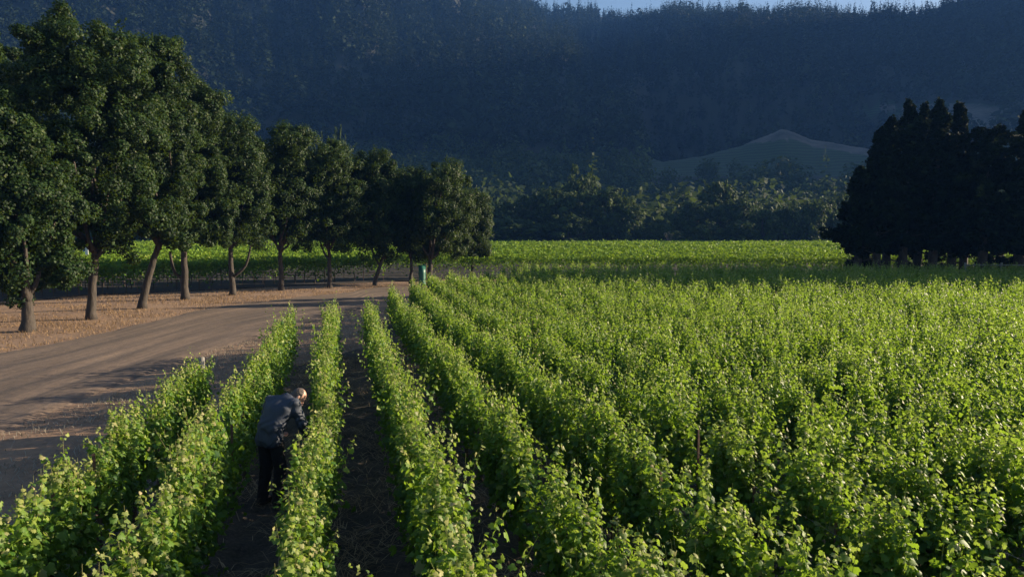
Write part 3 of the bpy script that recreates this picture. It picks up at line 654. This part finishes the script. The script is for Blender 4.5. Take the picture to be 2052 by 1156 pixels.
# one small pale bare tree
p = at_depth(1341, 480, 126); rngb = np.random.default_rng(8); t = thing('bare_tree', (p[0], p[1], 0), 'small pale leafless tree before the dark woods', 'tree'); g = Geo()
limb(g, (0, 0, -0.1), (0, 0, 2.0), 0.12, 0.08, rngb)
for q in range(16):
    a = rngb.random() * 6.28; r_ = rngb.uniform(0.6, 1.7); limb(g, (0, 0, rngb.uniform(0.9, 2.0)), (math.cos(a) * r_ * 0.7, math.sin(a) * r_ * 0.7, rngb.uniform(2.2, 3.9)), 0.035, 0.012, rngb)
g.build('trunk', plain('pale_twig', (0.13, 0.105, 0.09), (0.21, 0.17, 0.15), 5), t)

# ------------------------------------------------------------------ hills: one relief in polar steps round the viewpoint, and their forest
RIDGE_U = np.array([-4000, -1200, -300, 0, 500, 900, 1090, 1300, 1450, 1600, 1760, 1850, 1905, 2052, 2400, 3200, 5000, 7000])
RIDGE_V = np.array([-60, -90, -150, -190, -150, -50, 42, 54, 54, 60, 62, 58, 36, 2, -230, -450, -520, -560])  # heights past the right frame edge are raised to shade the mountain
R_FOOT, R_MID, R_TOP = 175.0, 300.0, 760.0
def t_of(u, v):                                            # tangent of elevation seen at pixel v
    return (464 - v) / F_PX
def relief(ang, r):
    """height over angle from the view axis (tan) and distance r"""
    u = W_PX / 2 + F_PX * np.tan(np.clip(ang, -1.25, 1.38))
    rv = np.interp(u, RIDGE_U, RIDGE_V); lat = 1 / np.cos(np.clip(ang, -1.2, 0.95))
    zt = R_TOP * (464 - rv) / F_PX / lat + CAM_H
    zm = R_MID * (464 - 338) / F_PX / np.minimum(lat, 1.4) + CAM_H
    z = np.interp(r, [0, R_FOOT, 240], [-2, -2, 1.0]) ; s = np.clip((r - 240) / 60, 0, None)
    a = -2 + (zm + 2) * smooth(R_FOOT - 25, R_MID + 40, r) ** 1.0
    up = np.clip((r - R_MID) / (R_TOP - R_MID), 0, 1); hill = zm + (zt - zm) * (up ** 0.93)
    back = np.clip((r - R_TOP) / 500, 0, 1); hill = hill - back * 0.5 * (zt - zm)
    z = np.where(r < R_MID, a, np.maximum(hill, a * (r < R_MID + 60)))
    gul = (fbm(ang * 9 + 3, r / 170 + 2, 4) - 0.5) * 38 + (fbm(ang * 26, r / 420 + 7, 3) - 0.5) * 26
    z = z + gul * smooth(R_MID - 10, R_MID + 150, r) * (1 - 0.80 * smooth(R_TOP - 150, R_TOP - 10, r))
    # vineyard knoll in front of the slope
    z = -2 + (z + 2) * (1 - 0.93 * smooth(R(43), R(51), ang))      # unseen spur cut down so the sun reaches field and valley trees
    zk = 345 * (464 - knoll_crest(u)) / F_PX / lat + CAM_H; wk = smooth(1230, 1330, u) * (1 - smooth(1740, 1900, u))
    zf = np.where(r < 345, zm * 0.86 + (zk - zm * 0.86) * smooth(0, 1, 0.06 + 0.94 * (r - 285) / 60), zk - 10 * smooth(345, 385, r))
    wr = smooth(272, 300, r) * (1 - smooth(385, 470, r))
    return z * (1 - wk * wr) + zf * wk * wr
def knoll_crest(u):
    return np.interp(u, [1200, 1290, 1400, 1480, 1530, 1558, 1580, 1620, 1700, 1780, 1900], [340, 332, 317, 296, 277, 264, 270, 284, 297, 312, 330]) + 5.0 * (fbm(u / 18.0, u * 0 + 2.2, 3) - 0.5)
def cover(ang, r):
    """0 forest, 1 vineyard rows, 2 bare earth, 3 track"""
    u = W_PX / 2 + F_PX * np.tan(np.clip(ang, -1.25, 1.38)); z = relief(ang, r); v = 464 - (z - CAM_H) / (r * np.cos(np.clip(ang, -1.2, 1.2))) * F_PX
    c = np.zeros(np.shape(u)); w = 6 * (fbm(u / 40, r / 20, 3) - 0.5)
    kc = knoll_crest(u); kn = (u > 1285) & (u < 1790) & (r > 288) & (r < 352)
    c = np.where(kn, 1, c)
    c = np.where(kn & (u > 1478) & (u < 1572) & (v < kc + (u - 1478) * 0.26 + w * 0.4 - 2) & (v > kc - 9), 2, c)
    c = np.where(kn & (u >= 1560) & (v < kc + 13 + w) & (v > kc - 9), 2, c)
    b2 = (u > 1720) & (u < 2120) & (np.abs(v + w - (228 + (u - 1720) * 0.06)) < 30 - 24 * np.abs((u - 1930) / 220))
    c = np.where(b2, 2, c); c = np.where((u > 1715) & (u < 1810) & (np.abs(v + w - 232) < 9), 1, c)
    c = np.where((u > 1040) & (u < 1300) & (np.abs(r - 304) < 5), 3, c)
    return c, u, v
na, nr = 620, 210
A = np.concatenate([np.linspace(R(-72), R(-40), 70, endpoint=False), np.linspace(R(-40), R(42), 460, endpoint=False), np.linspace(R(42), R(79), 90)])
RR = np.concatenate([np.linspace(150, 420, 110, endpoint=False), np.linspace(420, 800, 76, endpoint=False), np.linspace(800, 1150, 20)])
AA, RG = np.meshgrid(A, RR); ZZ = relief(AA, RG); cov, _, _ = cover(AA, RG)
def pol(a, r): return RT[None] * (np.sin(a) * r)[..., None] + AX[None] * (np.cos(a) * r)[..., None]
pts = pol(AA.ravel(), RG.ravel()); pts[:, 2] = ZZ.ravel()
i = np.arange(len(RR) - 1)[:, None] * len(A); j = np.arange(len(A) - 1)[None]
g = Geo(); g.add(pts, np.stack([i + j, i + len(A) + j, i + len(A) + j + 1, i + j + 1], -1).reshape(-1, 4)[:, ::-1])
m, n, l, b, o = mat('hill_cover')
c_at = attr(n, 'cover'); n1 = noise(n, l, 0.09, 8, 0.75); wv = n.new('ShaderNodeTexWave'); wv.bands_direction = 'Z'; wv.inputs['Scale'].default_value = 0.21; wv.inputs['Distortion'].default_value = 6.0; wv.inputs['Detail'].default_value = 3.0; wv.inputs['Detail Scale'].default_value = 0.4
tc = n.new('ShaderNodeTexCoord'); l.new(tc.outputs['Object'], wv.inputs['Vector'])
fr = ramp(n, [(0.3, (0.010, 0.015, 0.009)), (0.7, (0.024, 0.028, 0.016))]); l.new(n1.outputs[0], fr.inputs[0])
vr = ramp(n, [(0.2, (0.012, 0.028, 0.010)), (0.9, (0.024, 0.050, 0.015))]); l.new(wv.outputs['Fac'], vr.inputs[0])
er = ramp(n, [(0.35, (0.03, 0.032, 0.024)), (0.65, (0.13, 0.11, 0.092))]); l.new(n1.outputs[0], er.inputs[0])
def step(lo, hi):
    mr = n.new('ShaderNodeMapRange'); mr.inputs[1].default_value = lo; mr.inputs[2].default_value = hi; l.new(c_at.outputs['Fac'], mr.inputs[0]); return mr.outputs[0]
l.new(mixc(n, l, step(1.2, 1.9), mixc(n, l, step(0.2, 0.8), fr.outputs[0], vr.outputs[0]), er.outputs[0]), b.inputs['Base Color']); b.inputs['Roughness'].default_value = 0.95
hills = g.build('hills', m); tag(hills, kind='structure')
a = hills.data.attributes.new('cover', 'FLOAT', 'POINT'); a.data.foreach_set('value', cov.ravel().astype(np.float32))

def far_forest(name, count, r0, r1, a0, a1, seed, conif, m='forest', kb=50, sb=0.20):
    rng = np.random.default_rng(seed); a = rng.uniform(R(a0), R(a1), count); r = np.sqrt(rng.uniform(r0 ** 2, r1 ** 2, count))
    cv, u, v = cover(a, r); keep = (cv < 0.5) | ((cv < 1.5) & (rng.random(count) < 0.10) & (fbm(u / 25, r / 14, 3) > 0.55))
    # keep the low woods clear of the knoll's face
    keep &= ~((u > 1290) & (u < 1800) & (r > 236) & (r < 358) & (rng.random(count) > 0.30 * smooth(0.5, 0.62, fbm(u / 30 + 3, r / 12, 3))))
    a, r, u = a[keep], r[keep], u[keep]; z = relief(a, r); p = pol(a, r); p[:, 2] = z - 0.4; n_ = len(a)
    is_c = rng.random(n_) < (conif(a, r))
    g = Geo(); sel = [(True, 64), (False, kb)]
    for c, k in sel:
        q = p[is_c == c]; mm = len(q)
        if not mm: continue
        H = (rng.uniform(7, 15, mm) + 9 * vnoise(q[:, 0] / 45, q[:, 1] / 45) + (rng.random(mm) < 0.12) * rng.uniform(3, 9, mm)) * (1.0 if c else 0.62); t = rng.random((mm, k)); an = rng.random((mm, k)) * 6.283
        if c:
            rad = (0.17 * H[:, None] * (1 - t) ** 0.85 + 0.15) * np.sqrt(rng.random((mm, k))) * rng.uniform(0.7, 1.2, (mm, k)); zz = H[:, None] * (0.06 + 0.94 * t)
            pos = np.stack([np.cos(an) * rad, np.sin(an) * rad, zz], -1); sz = 0.12 * H[:, None] * (1.05 - t) + 0.30
        else:
            d = unit(rng.normal(0, 1, (mm, k, 3))); pos = d * (rng.random((mm, k)) ** 0.33)[..., None] * np.stack([0.44 * H, 0.44 * H, 0.48 * H], -1)[:, None]; pos[..., 2] += 0.5 * H[:, None]; sz = sb * H[:, None] * np.ones((1, k))
        base_v = np.clip(rng.normal(0.36, 0.22, mm) + 0.9 * (fbm(q[:, 0] / 60 + 4, q[:, 1] / 60, 3) - 0.5) + 0.45 * (rng.random(mm) < 0.05), 0, 1)
        P3 = (q[:, None] + pos).reshape(-1, 3); nn = rng.normal(0, 0.55, P3.shape) + unit(pos.reshape(-1, 3) * [1, 1, 0.25]) * 0.9 + [0, 0, 0.35]
        td = rng.normal(0, 0.35, P3.shape) + (np.array([0, 0, 1.0]) if c else 0)
        leaves(g, P3, nn, td, (sz * rng.uniform(0.7, 1.3, sz.shape)).reshape(-1), 'quad', np.clip((base_v[:, None] + rng.normal(0, 0.06, (mm, k))).reshape(-1), 0, 1))
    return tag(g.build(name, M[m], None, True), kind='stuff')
far_forest('mountain_forest', 15500, 305, 800, -46, 48, 11, lambda a, r: smooth(300, 430, r) * 0.72 + 0.12)
far_forest('valley_woods', 2600, 155, 306, -46, 46, 12, lambda a, r: 0.06 + 0 * r, 'woods', 190, 0.095)
far_forest('spur_forest', 1500, 320, 900, 48, 76, 13, lambda a, r: 0.6 + 0 * r)

# small pale house among the ridge trees
rr_, aa_ = 742.0, math.atan((1342 - W_PX / 2) / F_PX)
hp = pol(np.array([aa_]), np.array([rr_]))[0]; hp[2] = float(relief(np.array([aa_]), np.array([rr_]))[0]) + 1.0
house = thing('house', hp, 'small pale house among the trees on the ridge', 'house', None, -YAW)
wm = plain('pale_wall', (0.6, 0.56, 0.5), (0.72, 0.68, 0.62), 1); g = Geo(); box(g, (0, 0, 1.8), (11, 7, 6.4)); g.build('wall', wm, house, False)
g = Geo(); g.add([(-6, -4, 5.0), (6, -4, 5.0), (6, 4, 5.0), (-6, 4, 5.0), (-6, 0, 7.4), (6, 0, 7.4)], [[0, 1, 5, 4], [2, 3, 4, 5], [3, 2, 1, 0]], [[0, 4, 3], [1, 2, 5]]); g.build('roof', plain('roof_tile', (0.16, 0.12, 0.1), (0.25, 0.19, 0.16), 2), house, False)
for k in (-3, 0.5, 3.2):
    g = Geo(); box(g, (k, -3.52, 3.2), (1.5, 0.06, 1.5)); g.build('window', plain('dark_glass', (0.03, 0.04, 0.05), (0.05, 0.06, 0.07), 1, 0.1, 0), house, False)

# ------------------------------------------------------------------ small things: tree guard, sign board
p = at_depth(846, 540, 48.2); t = thing('tree_guard', (p[0], p[1], 0), 'teal green plastic tree guard beside the wide shaded tree', 'tree guard')
g = Geo(); k = 14; ang = np.linspace(0, 2 * math.pi, k, endpoint=False); rr = 0.25 + 0.02 * np.sin(ang * 3)
ring = lambda z, s=1.0: np.stack([np.cos(ang) * rr * s, np.sin(ang) * rr * s, z + 0 * ang], 1)
v = np.concatenate([ring(0), ring(0.9, 0.97), ring(1.42 + 0.05 * np.sin(ang * 2), 1.02), ring(1.40 + 0.05 * np.sin(ang * 2), 0.95), ring(0.02, 0.93)])
q = np.array([[r_ * k + j, r_ * k + (j + 1) % k, (r_ + 1) * k + (j + 1) % k, (r_ + 1) * k + j] for r_ in range(4) for j in range(k)]); g.add(v, q)
g.build('sleeve', plain('green_plastic', (0.01, 0.085, 0.06), (0.016, 0.13, 0.09), 6, 0.5, 0.1), t)
g = Geo(); tube(g, [(0.30, 0, -0.1), (0.30, 0, 1.6)], 0.02, 6); g.build('stake', M['stake'], t)
p = at_depth(172, 500, 58.0); t = thing('sign_board', (p[0], p[1], 0), 'small white and blue sign board standing among the far vines', 'sign', None, -YAW)
g = Geo(); box(g, (0.06, 0, 2.35), (0.26, 0.03, 1.0)); g.build('panel', plain('white_panel', (0.7, 0.72, 0.74), (0.8, 0.82, 0.84), 3, 0.5, 0), t, False)
g = Geo(); box(g, (-0.16, 0, 2.5), (0.17, 0.035, 0.75)); g.build('panel', plain('blue_panel', (0.03, 0.08, 0.3), (0.05, 0.12, 0.4), 3, 0.5, 0), t, False)
g = Geo(); tube(g, [(0, 0.06, -0.1), (0, 0.06, 2.8)], 0.03, 8); g.build('post', M['post'], t)

# ------------------------------------------------------------------ the man
def nets(f, org, h):
    s = f < 0; nx, ny, nz = f.shape
    cells = np.zeros((nx - 1, ny - 1, nz - 1)); acc = np.zeros((nx - 1, ny - 1, nz - 1, 3))
    C = [(a, b, c) for a in (0, 1) for b in (0, 1) for c in (0, 1)]
    sl = lambda A_, o_: A_[o_[0]:o_[0] + nx - 1, o_[1]:o_[1] + ny - 1, o_[2]:o_[2] + nz - 1]
    for a_ in C:
        for ax in range(3):
            if a_[ax]: continue
            b_ = list(a_); b_[ax] = 1; fa, fb = sl(f, a_), sl(f, b_); x_ = (fa < 0) != (fb < 0)
            tt_ = np.where(x_, fa / np.where(x_, fa - fb, 1), 0); cells += x_
            for c in range(3): acc[..., c] += x_ * (a_[c] + (tt_ if c == ax else 0))
    act = cells > 0; idx = np.full(act.shape, -1); idx[act] = np.arange(act.sum())
    ijk = np.stack(np.nonzero(act), 1); V = (ijk + acc[act] / cells[act][:, None]) * h + org
    F_ = []
    for ax in range(3):
        o1, o2 = [(1, 2), (2, 0), (0, 1)][ax]
        sh = [slice(1, -1)] * 3; sh[ax] = slice(0, -1); hi = list(sh); hi[ax] = slice(1, None)
        full = [slice(1, -1)] * 3
        A_ = s[tuple(sh)]; B_ = s[tuple(hi)]; e = np.stack(np.nonzero(A_ != B_), 1)
        if not len(e): continue
        inside = A_[tuple(e.T)]; e = e.copy()
        for c in range(3):
            if c != ax: e[:, c] += 1
        def cell(d1, d2):
            q_ = e.copy(); q_[:, o1] += d1; q_[:, o2] += d2; return idx[tuple(q_.T)]
        quad = np.stack([cell(-1, -1), cell(0, -1), cell(0, 0), cell(-1, 0)], 1)
        quad[~inside] = quad[~inside][:, ::-1]; F_.append(quad)
    return V, np.concatenate(F_)
class SDF:
    def __init__(self, lo, hi, h):
        self.h = h; self.org = np.array(lo, float); self.ax = [np.arange(lo[c], hi[c], h) for c in range(3)]
        self.f = np.full([len(a_) for a_ in self.ax], 9.0)
    def win(self, lo, hi):
        s_ = []
        for c in range(3):
            i0 = max(0, int((lo[c] - self.org[c]) / self.h)); i1 = min(len(self.ax[c]), int((hi[c] - self.org[c]) / self.h) + 2); s_.append(slice(i0, max(i1, i0 + 1)))
        X, Y, Z = np.meshgrid(*[self.ax[c][s_[c]] for c in range(3)], indexing='ij'); return tuple(s_), X, Y, Z
    def put(self, s_, d, k):
        a_ = self.f[s_]
        if k <= 0: self.f[s_] = np.minimum(a_, d); return
        h_ = np.clip(0.5 + 0.5 * (a_ - d) / k, 0, 1); self.f[s_] = a_ * (1 - h_) + d * h_ - k * h_ * (1 - h_)
    def cap(self, a_, b_, ra, rb, k=0.03, sx=1.0, wob=0.0):
        a_ = np.array(a_, float); b_ = np.array(b_, float); pad = max(ra, rb) + k * 2 + 0.03
        s_, X, Y, Z = self.win(np.minimum(a_, b_) - pad, np.maximum(a_, b_) + pad); P_ = np.stack([X, Y, Z], -1)
        ab = b_ - a_; t_ = np.clip(((P_ - a_) @ ab) / max(ab @ ab, 1e-9), 0, 1); d = np.linalg.norm(P_ - a_ - t_[..., None] * ab, axis=-1) - (ra + (rb - ra) * t_)
        if wob: d = d + wob * np.sin(P_[..., 2] * 48 + 9 * np.sin(P_[..., 0] * 17) + P_[..., 1] * 14)
        self.put(s_, d, k)
    def ell(self, c, r, k=0.02, M3=None):
        c = np.array(c, float); r = np.array(r, float); pad = r.max() + 0.05
        s_, X, Y, Z = self.win(c - pad, c + pad); P_ = np.stack([X, Y, Z], -1) - c
        if M3 is not None: P_ = P_ @ M3
        q_ = np.linalg.norm(P_ / r, axis=-1); g_ = np.linalg.norm(P_ / r ** 2, axis=-1); self.put(s_, q_ * (q_ - 1) / np.maximum(g_, 1e-6), k)
    def build(self, name, material, parent=None):
        V, F_ = nets(self.f, self.org, self.h); g_ = Geo(); g_.add(V, F_[:, ::-1]); return g_.build(name, material, parent, True)
LO, HI = (-0.55, -0.35, -0.03), (0.55, 0.85, 1.66)
NB, HC = np.array([0.035, 0.29, 1.42]), np.array([0.125, 0.42, 1.42])
hd = unit(np.array([[0.30, 0.55, 0.50]]))[0]                # crown direction of the bowed head
fw = unit(np.array([[0.55, 0.40, -0.66]]))[0]; fw = unit((fw - (fw @ hd) * hd)[None])[0]; sd_ = np.cross(fw, hd)
HM = np.stack([sd_, fw, hd], 1)
hpt = lambda x, y, z: HC + HM @ np.array([x, y, z])
arms = {1: [(0.215, 0.25, 1.37), (0.30, 0.29, 1.09), (0.27, 0.42, 0.89)], -1: [(-0.215, 0.22, 1.37), (-0.30, 0.20, 1.10), (-0.26, 0.39, 0.90)]}
legs = {1: [(0.105, 0.0, 0.92), (0.12, 0.05, 0.50), (0.125, -0.03, 0.09)], -1: [(-0.105, 0.0, 0.92), (-0.115, 0.02, 0.50), (-0.13, -0.05, 0.09)]}
B = SDF(LO, HI, 0.0065)
B.cap((0, -0.01, 0.95), (0, 0.03, 1.08), 0.095, 0.095); B.cap((0, 0.03, 1.08), (0, 0.17, 1.28), 0.095, 0.105); B.cap((-0.13, 0.2, 1.32), (0.13, 0.22, 1.32), 0.08, 0.08, 0.05)
B.cap((0, 0.18, 1.28), NB, 0.10, 0.065, 0.05); B.cap(NB, hpt(0, -0.02, -0.06), 0.06, 0.055, 0.03)
B.ell(hpt(0, -0.015, 0.025), (0.076, 0.098, 0.098), 0.03, HM); B.ell(hpt(0, 0.025, -0.055), (0.058, 0.068, 0.065), 0.03, HM); B.cap(hpt(-0.022, 0.07, -0.10), hpt(0.022, 0.07, -0.10), 0.018, 0.018, 0.02)
B.cap(hpt(0, 0.088, 0.0), hpt(0, 0.115, -0.045), 0.010, 0.015, 0.008); B.cap(hpt(-0.05, 0.078, 0.018), hpt(0.05, 0.078, 0.018), 0.012, 0.012, 0.012); B.cap(hpt(-0.022, 0.092, -0.072), hpt(0.022, 0.092, -0.072), 0.007, 0.007, 0.006)
for s in (1, -1):
    B.ell(hpt(s * 0.076, -0.01, -0.012), (0.012, 0.02, 0.033), 0.008, HM); B.ell(hpt(s * 0.03, 0.078, 0.0), (0.012, 0.009, 0.009), 0.004, HM)
    S, E, Wr = [np.array(q_) for q_ in arms[s]]; B.cap(S, E, 0.052, 0.042); B.cap(E, Wr, 0.043, 0.03)
    fd_ = unit((Wr - E)[None])[0]; pd = unit(np.array([[-s * 0.75, 0.35, 0.0]]))[0]; pd = unit((pd - (pd @ fd_) * fd_)[None])[0]; wd = np.cross(fd_, pd)
    fd_ = unit((fd_ + np.array([0, 0.25, -0.1]))[None])[0]
    pc = Wr + fd_ * 0.055; B.cap(Wr, pc, 0.03, 0.03, 0.02); B.cap(pc - wd * 0.025, pc + wd * 0.025, 0.021, 0.021, 0.02)
    kn = Wr + fd_ * 0.095
    for q_, (w_, ln) in enumerate(((-0.033, 0.070), (-0.011, 0.082), (0.011, 0.076), (0.032, 0.060))):
        k0 = kn + wd * w_; d1 = unit((fd_ + pd * (0.25 + 0.08 * q_))[None])[0]; d2 = unit((fd_ * 0.6 + pd * (0.75 + 0.1 * q_))[None])[0]; k1 = k0 + d1 * ln * 0.5; k2 = k1 + d2 * ln * 0.5
        B.cap(pc + wd * w_ * 0.8, k0, 0.0115, 0.0105, 0.008); B.cap(k0, k1, 0.0105, 0.0095, 0.003); B.cap(k1, k2, 0.0095, 0.008, 0.003)
    th = Wr + fd_ * 0.03 - wd * 0.03; t1 = th + (fd_ * 0.5 + pd * 0.5 - wd * 0.6) * 0.05; B.cap(th, t1, 0.014, 0.011, 0.01); B.cap(t1, t1 + (fd_ * 0.8 + pd * 0.55) * 0.033, 0.0105, 0.009, 0.003)
    Hp, K, An = [np.array(q_) for q_ in legs[s]]; B.cap(Hp, K, 0.07, 0.055, 0.02); B.cap(K, An, 0.055, 0.038, 0.02); B.cap(An, An + [0.01 * s, 0.14, -0.05], 0.038, 0.028, 0.02)
pman = at_height(546, 1016); FACE = -(YAW + R(27))
def skin_mat():
    m_, n_, l_, b_, o_ = mat('skin'); t_ = noise(n_, l_, 18, 4, 0.5); r_ = ramp(n_, [(0.35, (0.42, 0.22, 0.16)), (0.7, (0.52, 0.30, 0.22))]); l_.new(t_.outputs[0], r_.inputs[0]); l_.new(r_.outputs[0], b_.inputs['Base Color']); b_.inputs['Roughness'].default_value = 0.5
    b_.inputs['Subsurface Weight'].default_value = 0.15; b_.inputs['Subsurface Radius'].default_value = (0.01, 0.004, 0.002); return m_
man = B.build('person', skin_mat()); man.location = (pman[0], pman[1], 0.05); man.rotation_euler = (0, 0, FACE)
tag(man, 'man in navy jacket and black trousers bending over between two vine rows', 'person')
J = SDF(LO, HI, 0.0085)
for s in (-1, 1):
    J.cap((s * 0.078, -0.03, 0.90), (s * 0.075, 0.02, 1.08), 0.122, 0.115, 0.05); J.cap((s * 0.075, 0.02, 1.08), (s * 0.095, 0.17, 1.28), 0.115, 0.122, 0.05); J.cap((s * 0.10, 0.17, 1.28), (s * 0.10, 0.24, 1.36), 0.122, 0.085, 0.05)
J.cap((0, 0.02, 1.05), (0, 0.12, 1.28), 0.115, 0.125, 0.06)
J.cap((-0.16, 0.23, 1.37), (0.16, 0.25, 1.37), 0.082, 0.082, 0.06); J.cap((0, 0.19, 1.34), NB + [0, 0.015, 0.0], 0.10, 0.078, 0.05)
for s in (1, -1):
    S, E, Wr = [np.array(q_) for q_ in arms[s]]; J.cap(S, E, 0.082, 0.066, 0.035, wob=0.006); J.cap(E, Wr - (Wr - E) * 0.05, 0.066, 0.047, 0.03, wob=0.005)
s_, X, Y, Z = J.win(LO, HI)
fold = 0.005 * np.sin(Z * 60 + 18 * X + 7 * np.sin(Y * 21)) * smooth(1.25, 1.0, Z) + 0.004 * np.sin((X * 34 - Z * 26) + 3 * np.sin(Z * 19))
J.f = J.f + fold
body_x = np.abs(X) < 0.24
J.f = np.maximum(J.f, np.where(body_x & (Z < 0.95) & (Y < 0.24), 0.83 - Z, -9))     # straight hem
ncut = (np.stack([X, Y, Z], -1) - (NB + [0, 0.045, 0.004])) @ unit(np.array([[0.0, 0.85, 0.35]]))[0]
J.f = np.maximum(J.f, np.where(np.abs(X) < 0.12, ncut, -9))
jm, n, l, b, o = mat('navy_cloth'); t_ = noise(n, l, 60, 5, 0.6); rp = ramp(n, [(0.3, (0.022, 0.030, 0.048)), (0.7, (0.034, 0.044, 0.068))]); l.new(t_.outputs[0], rp.inputs[0]); l.new(rp.outputs[0], b.inputs['Base Color']); b.inputs['Roughness'].default_value = 0.7; bump(n, l, b, t_.outputs[0], 0.2, 0.004)
J.build('jacket', jm, man)
T = SDF(LO, HI, 0.0085); T.cap((-0.075, -0.005, 0.90), (0.075, -0.005, 0.90), 0.112, 0.112, 0.03)
for s in (1, -1):
    Hp, K, An = [np.array(q_) for q_ in legs[s]]; T.cap(Hp - [0, 0, 0.04], K, 0.098, 0.082, 0.03, wob=0.003); T.cap(K, An + [0, 0, -0.02], 0.082, 0.072, 0.02, wob=0.005)
s_, X, Y, Z = T.win(LO, HI); T.f = np.maximum(T.f, 0.045 - Z)
T.build('trousers', plain('black_cloth', (0.006, 0.006, 0.008), (0.014, 0.014, 0.017), 40, 0.85, 0.2), man)
sm_ = plain('dark_leather', (0.015, 0.013, 0.012), (0.03, 0.026, 0.023), 20, 0.55, 0.2)
for s in (1, -1):
    Sx = SDF((-0.3, -0.25, -0.03), (0.3, 0.35, 0.2), 0.007); An = np.array(legs[s][2]); Sx.cap(An + [0, -0.02, -0.01], An + [0, -0.025, -0.05], 0.052, 0.046, 0.02); Sx.cap(An + [0, -0.02, -0.055], An + [0.02 * s, 0.16, -0.058], 0.044, 0.042, 0.03)
    s_, X, Y, Z = Sx.win((-0.3, -0.25, -0.03), (0.3, 0.35, 0.2)); Sx.f = np.maximum(Sx.f, -0.005 - Z); Sx.build('shoe', sm_, man)
Hr = SDF((HC - 0.18).tolist(), (HC + 0.18).tolist(), 0.006); Hr.ell(hpt(0, -0.018, 0.024), (0.081, 0.102, 0.102), 0.0, HM); Hr.cap(hpt(0, -0.07, -0.05), hpt(0, -0.06, -0.07), 0.045, 0.04, 0.03)
s_, X, Y, Z = Hr.win((HC - 0.18).tolist(), (HC + 0.18).tolist()); Lh = (np.stack([X, Y, Z], -1) - HC) @ HM
Hr.f = np.maximum(Hr.f + 0.003 * np.sin(Lh[..., 0] * 210) * np.sin(Lh[..., 2] * 190), np.maximum(Lh[..., 1] - 0.035 + 0.35 * np.maximum(Lh[..., 2] - 0.0, -0.2), -0.085 - Lh[..., 2]))
Hr.f = np.maximum(Hr.f, -(np.linalg.norm((Lh - [0, 0.05, 0.13]) / [1, 1.15, 1], axis=-1) - 0.075))
Hr.build('hair', plain('short_grey_hair', (0.05, 0.038, 0.031), (0.11, 0.085, 0.07), 90, 0.7, 0.5, None, 0.006), man)

# ------------------------------------------------------------------ haze
HZ = dict(x0=-1200, x1=1200, y0=-330, y1=1200, z0=-4.0, z1=520.0, density=0.00033)
g = Geo(); box(g, ((HZ['x0'] + HZ['x1']) / 2, (HZ['y0'] + HZ['y1']) / 2, (HZ['z0'] + HZ['z1']) / 2), (HZ['x1'] - HZ['x0'], HZ['y1'] - HZ['y0'], HZ['z1'] - HZ['z0']))
m = bpy.data.materials.new('haze'); m.use_nodes = True; nt = m.node_tree
nt.nodes.remove(nt.nodes['Principled BSDF']); pv = nt.nodes.new('ShaderNodeVolumePrincipled'); pv.inputs['Color'].default_value = (0.09, 0.24, 0.64, 1); pv.inputs['Density'].default_value = HZ['density']; pv.inputs['Anisotropy'].default_value = 0.1
nt.links.new(pv.outputs[0], nt.nodes['Material Output'].inputs['Volume'])
hz = g.build('haze', m, None, False); tag(hz, kind='stuff')
